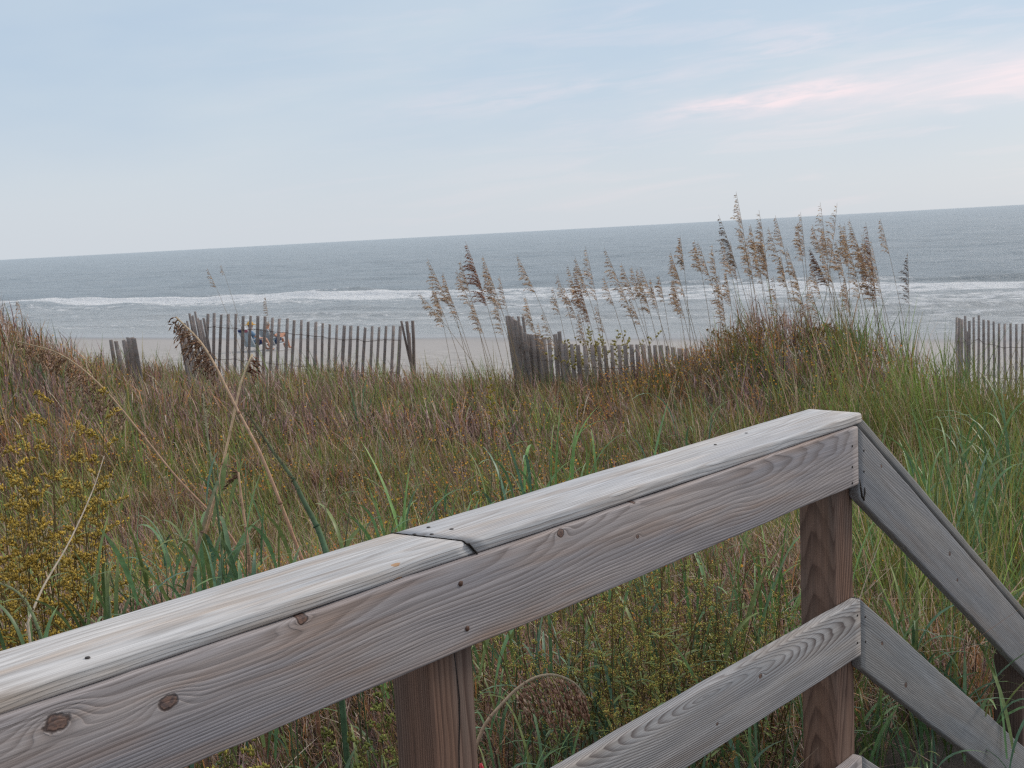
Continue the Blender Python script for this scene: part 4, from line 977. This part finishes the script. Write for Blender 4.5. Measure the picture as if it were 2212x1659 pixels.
weed(20, 1130, 3.2, 'lower goldenrod cut by the left edge above the cap board', .36, .24, 13, per=240)
weed(985, 1095, 3.1, 'small dense yellow goldenrod above the cap board seam', .13, .10, 10, cols=((.68, .46, .05), (.56, .40, .08)), per=130, sz=.005)
weed(1058, 820, 7.4, 'small feathery yellow plume alone in the middle of the grass', .20, .05, 2, cols=((.42, .33, .04),), per=160, sz=.009)
OL = ((.46, .49, .13), (.60, .48, .14), (.38, .42, .12), (.56, .36, .11))
weed(1420, 1290, 2.9, 'largest olive yellow seeding weed under the level rail', .36, .24, 20, OL, 'seeding_weed', per=260, sz=.005, plume=1.3)
weed(1290, 1330, 2.85, 'olive weed under the level rail nearer the left post', .30, .22, 17, OL, 'seeding_weed', per=240, sz=.005, plume=1.3)
weed(1540, 1230, 3.1, 'brown tinged weed under the level rail nearer the corner post', .34, .16, 8, ((.32, .23, .12), (.38, .27, .12)), 'seeding_weed', per=200, sz=.005, plume=1.2)
weed(1640, 1330, 3.0, 'olive weed left of the corner post above the middle rail', .28, .18, 15, OL, 'seeding_weed', per=220, sz=.005, plume=1.2)
weed(1400, 1430, 2.7, 'low olive weed between drooping head and middle rail', .24, .2, 9, OL, 'seeding_weed', per=220, sz=.005, plume=1.2)
weed(1500, 1510, 2.65, 'rusty leaved weed touching the top of the middle rail', .2, .15, 7, ((.46, .26, .09), (.36, .28, .10)), 'seeding_weed', per=160, sz=.005)
weed(1170, 1400, 2.75, 'olive weed right beside the left post', .24, .14, 7, OL, 'seeding_weed', per=200, sz=.005)
weed(1330, 1600, 2.5, 'low weed behind the start of the middle rail', .2, .16, 7, OL, 'seeding_weed', per=180, sz=.005)
weed(780, 1560, 2.2, 'dark leafy weed under the level rail left of the left post', .2, .2, 8, ((.26, .28, .08), (.2, .22, .06)), 'seeding_weed', (.09, .13, .035), per=100)
weed(500, 1640, 2.0, 'weed at the bottom edge below the level rail', .2, .16, 9, ((.42, .38, .09),), 'seeding_weed', (.10, .14, .04), per=90)
weed(1780, 735, 11., 'rounded olive and gold bush on top of the right hump', .26, .26, 22, ((.40, .27, .09), (.28, .22, .10)), 'dune_shrub', (.19, .18, .08), per=150, sz=.012, cat='shrub')
weed(1640, 720, 11.2, 'orange flowered bush at the foot of the tallest sea oat', .24, .42, 18, ((.50, .27, .06), (.26, .19, .09)), 'dune_shrub', (.15, .15, .07), per=120, sz=.010, cat='shrub')
weed(1300, 745, 12.8, 'yellow green bush right behind the low half buried fence', .28, .6, 34, ((.50, .44, .12), (.40, .33, .10)), 'dune_shrub', (.20, .24, .09), per=220, sz=.014, cat='shrub')

# ------------------------------------------------------------------ people in beach chairs
def skin_body(name, verts, edges, radii, mat, parent, col, sub=2):
    me = bpy.data.meshes.new(name); me.from_pydata(verts, edges, []); o = bpy.data.objects.new(name, me); sc.collection.objects.link(o)
    sk = o.modifiers.new('skin', 'SKIN'); sk.use_smooth_shade = True
    for i, r in enumerate(radii):
        v = me.skin_vertices[0].data[i]; v.radius = (r, r) if isinstance(r, (int, float)) else r; v.use_root = (i == 0)
    ss = o.modifiers.new('sub', 'SUBSURF'); ss.levels = sub; ss.render_levels = sub
    dg = bpy.context.evaluated_depsgraph_get(); ev = o.evaluated_get(dg); m2 = bpy.data.meshes.new_from_object(ev)
    bpy.data.objects.remove(o)
    a = m2.color_attributes.new('Col', 'FLOAT_COLOR', 'POINT')
    a.data.foreach_set('color', np.tile(np.array([*col, 1.], dtype=np.float32), len(m2.vertices)))
    m2.materials.clear(); m2.materials.append(mat); m2.name = name
    for p in m2.polygons: p.use_smooth = True
    return mesh_ob(name, m2, parent)
def ellipsoid(mb, c, r, col, nu=12, nvv=8, zmin=-1.):
    V = []; f = []
    for i in range(nvv+1):
        ph = -math.pi/2+math.pi*i/nvv
        for j in range(nu):
            a = 2*math.pi*j/nu; V.append((c[0]+r[0]*math.cos(ph)*math.cos(a), c[1]+r[1]*math.cos(ph)*math.sin(a), c[2]+r[2]*max(zmin, math.sin(ph))))
    for i in range(nvv):
        for j in range(nu):
            a = i*nu+j; b = i*nu+(j+1) % nu; f += [(a, b, b+nu), (a, b+nu, a+nu)]
    mb.add(V, f, col)
# local frame of a chair: x = forward (toward the sea), y = left, z = up; origin on the sand under the seat
def chair(loc, yaw, label, fabric, pillow):
    root = empty('beach_chair', loc, (0, 0, yaw)); tag(root, label, 'chair', 'beach chairs on the sand')
    W_ = .27; BX, BZ = -.46, .80          # top of the back
    for sgn in (-1, 1):
        y = sgn*W_
        mb = MB(); mb.tube([(BX, y, BZ), (-.16, y, .20), (.38, y, .27)], .012, (.75, .76, .78), 8); mb.build('frame_tube', M_metal, root, True)
        mb = MB(); mb.tube([(-.30, y*1.08, .48), (.02, y*1.08, .44), (.22, y*1.08, .43), (.30, y*1.08, .25), (.24, y*1.08, .02), (-.36, y*1.08, .02), (.05, y*1.08, .25)], .011, (.75, .76, .78), 8); mb.build('leg', M_metal, root, True)
        mb = MB(); mb.box((-.05, y*1.08, .455), (.34, .045, .022), (.05, .06, .09)); mb.build('armrest', M_cloth, root)
    mb = MB(); n = 8
    for a, b, th in (((BX, BZ), (-.16, .20), 0), ((-.16, .20), (.38, .27), 1)):
        V = []
        for i in range(n+1):
            t = i/n
            for j in range(7):
                yy = -W_+2*W_*j/6; sag = .035*math.sin(math.pi*t)*math.sin(math.pi*j/6)
                V.append((a[0]+(b[0]-a[0])*t-(sag if th == 0 else 0), yy, a[1]+(b[1]-a[1])*t-(sag if th else sag*.3)))
        V2 = [(v[0]-(.006 if th == 0 else 0), v[1], v[2]-.006) for v in V]; f = []; k = len(V)
        for i in range(n):
            for j in range(6):
                q = i*7+j; f += [(q, q+1, q+8), (q, q+8, q+7), (k+q, k+q+8, k+q+1), (k+q, k+q+7, k+q+8)]
        cc = np.array([fabric if (int(jj % 7) not in (1, 4)) else tuple(np.array(fabric)*.72+.03) for jj in range(2*k)]); mb.add(V+V2, f, cc)
    mb.build('seat_fabric', M_cloth, root)
    if pillow is not None:
        mb = MB()
        ellipsoid(mb, (BX+.01, .12, BZ-.02), (.05, .14, .065), pillow[0]); ellipsoid(mb, (BX+.01, -.14, BZ-.02), (.05, .12, .06), pillow[1]); mb.build('headrest', M_cloth, root, True)
    return root
def person(loc, yaw, label, skin, shirt, hairc, hat=None, slouch=0., knees=1., trunks=(.05, .08, .2)):
    loc = (loc[0]+.07*math.cos(yaw), loc[1]+.07*math.sin(yaw), loc[2]); root = empty('person', loc, (0, 0, yaw)); tag(root, label, 'person', None)
    kz = .30+.27*knees
    V = [(-.10, 0, .30), (-.17, 0, .42), (-.24, 0, .56), (-.30, 0, .70), (-.31+slouch, 0, .79), (-.30+slouch, 0, .84), (-.285+slouch, 0, .91), (-.29+slouch, 0, .98)]
    E = [(i, i+1) for i in range(7)]
    Rr = [(.15, .12), (.14, .105), (.15, .105), (.165, .10), .055, .065, .095, .08]
    def chain(start, pts_, rad):
        p = start
        for q, r in zip(pts_, rad): V.append(q); Rr.append(r); E.append((p, len(V)-1)); p = len(V)-1
        return p
    for sgn in (-1, 1):
        h = chain(3, [(-.30, .17*sgn, .72), (-.20, .24*sgn, .56), (-.06, .27*sgn, .475), (.06, .26*sgn, .48), (.13, .25*sgn, .475)], [.055, .046, .036, .026, .032])
        for k in range(4): chain(h, [(.175+.01*(k in (1, 2)), (.25+(k-1.5)*.018)*sgn, .47), (.205+.012*(k in (1, 2)), (.25+(k-1.5)*.02)*sgn, .455)], [.009, .007])
        chain(h, [(.14, .215*sgn, .465), (.165, .20*sgn, .455)], [.010, .008])
        f = chain(0, [(-.04, .09*sgn, .31), (.16, .11*sgn, .31+(kz-.30)*.55), (.37, .12*sgn, kz+.01), (.46, .12*sgn, kz-.17), (.56, .11*sgn, .10)], [.095, .085, .062, .056, .038])
        chain(f, [(.58, .11*sgn, .045), (.66, .115*sgn, .035), (.73, .12*sgn, .03)], [.04, .036, .025])
    skin_body('body', V, E, Rr, M_skin, root, skin)
    hx = -.285+slouch; mb = MB()
    ellipsoid(mb, (hx+.096, 0, .925), (.02, .014, .022), skin, 8, 6)
    for sgn in (-1, 1): ellipsoid(mb, (hx, .088*sgn, .925), (.02, .012, .03), skin, 8, 6)
    mb.build('nose_and_ears', M_skin, root, True)
    mb = MB()
    for sgn in (-1, 1): ellipsoid(mb, (hx+.086, .034*sgn, .948), (.008, .012, .007), (.03, .02, .02), 8, 6)
    ellipsoid(mb, (hx+.088, 0, .885), (.008, .024, .006), tuple(np.array(skin)*np.array([.8, .45, .45])), 8, 6); mb.build('face_features', M_skin, root, True)
    mb = MB(); ellipsoid(mb, (hx-.018, 0, .955), (.098, .098, .092), hairc, 14, 9, -.4); mb.build('hair', M_cloth, root, True)
    mb = MB()      # shirt
    mb.tube([(-.12, 0, .33), (-.18, 0, .45), (-.25, 0, .58), (-.31, 0, .70), (-.325, 0, .765)], [.162, .158, .166, .170, .10], shirt, 14)
    for sgn in (-1, 1): mb.tube([(-.31, .12*sgn, .725), (-.29, .19*sgn, .69), (-.22, .235*sgn, .59)], [.075, .066, .056], shirt, 10)
    mb.build('shirt', M_cloth, root, True)
    mb = MB()
    for sgn in (-1, 1): mb.tube([(-.10, .06*sgn, .31), (.03, .10*sgn, .33+(kz-.3)*.18), (.13, .11*sgn, .31+(kz-.30)*.45)], [.118, .106, .098], trunks, 12)
    mb.build('shorts', M_cloth, root, True)
    if hat:
        mb = MB(); ellipsoid(mb, (hx-.008, 0, 1.0), (.108, .108, .085), hat, 16, 8, -.1)
        k = 24; V2 = []; f = []
        for ring, (r_, z_) in enumerate(((.10, 1.0), (.15, .985), (.20, .965), (.20, .955), (.10, .985))):
            for j in range(k):
                a = 2*math.pi*j/k; V2.append((hx-.008+r_*math.cos(a), r_*math.sin(a), z_+.012*math.sin(2*a)))
        for ri in range(4):
            for j in range(k):
                a = ri*k+j; b = ri*k+(j+1) % k; f += [(a, b, b+k), (a, b+k, a+k)]
        mb.add(V2, f, tuple(np.array(hat)*.85)); mb.build('hat', M_cloth, root, True)
    return root
YAW = R_(90-36)
def bpos(dx, D):
    p = atd(dx, 757, D); return (p.x, p.y, float(ground_z(p.x, p.y)))
c1 = bpos(550, 39.3); c2 = bpos(592, 40.2)
chair(c1, YAW, 'left beach chair with navy and pink headrest seen through the fence', (.44, .52, .58), ((.03, .05, .16), (.35, .12, .16)))
chair(c2, YAW, 'right beach chair with plain pale blue fabric seen through the fence', (.46, .54, .59), None)
person(c1, YAW, 'person in the left beach chair in yellow straw hat and blue top', (.52, .30, .22), (.17, .28, .42), (.20, .11, .05), hat=(.62, .36, .08), slouch=.12, knees=.4, trunks=(.02, .03, .10))
person(c2, YAW, 'person with grey hair and bare knees raised in the right beach chair', (.52, .27, .18), (.24, .33, .38), (.38, .33, .29), None, 0., 1., (.06, .10, .2))
mb = MB(); ellipsoid(mb, (0, 0, .0), (.10, .10, .10), (.78, .79, .82), 16, 8, -.25)
k = 20; V2 = [(r_*math.cos(2*math.pi*j/k), r_*math.sin(2*math.pi*j/k), z_) for r_, z_ in ((.09, -.02), (.17, -.04), (.17, -.05), (.09, -.03)) for j in range(k)]; f = []
for ri in range(3):
    for j in range(k): a = ri*k+j; b = ri*k+(j+1) % k; f += [(a, b, b+k), (a, b+k, a+k)]
mb.add(V2, f, (.70, .70, .75)); o = mb.build('sun_hat', M_cloth, None, True)
cv = Matrix.Rotation(YAW, 3, 'Z')@Vector((-.46, -.02, .88)); o.location = Vector(c1)+cv
tag(o, 'white hat resting on top of the left beach chair back', 'hat')
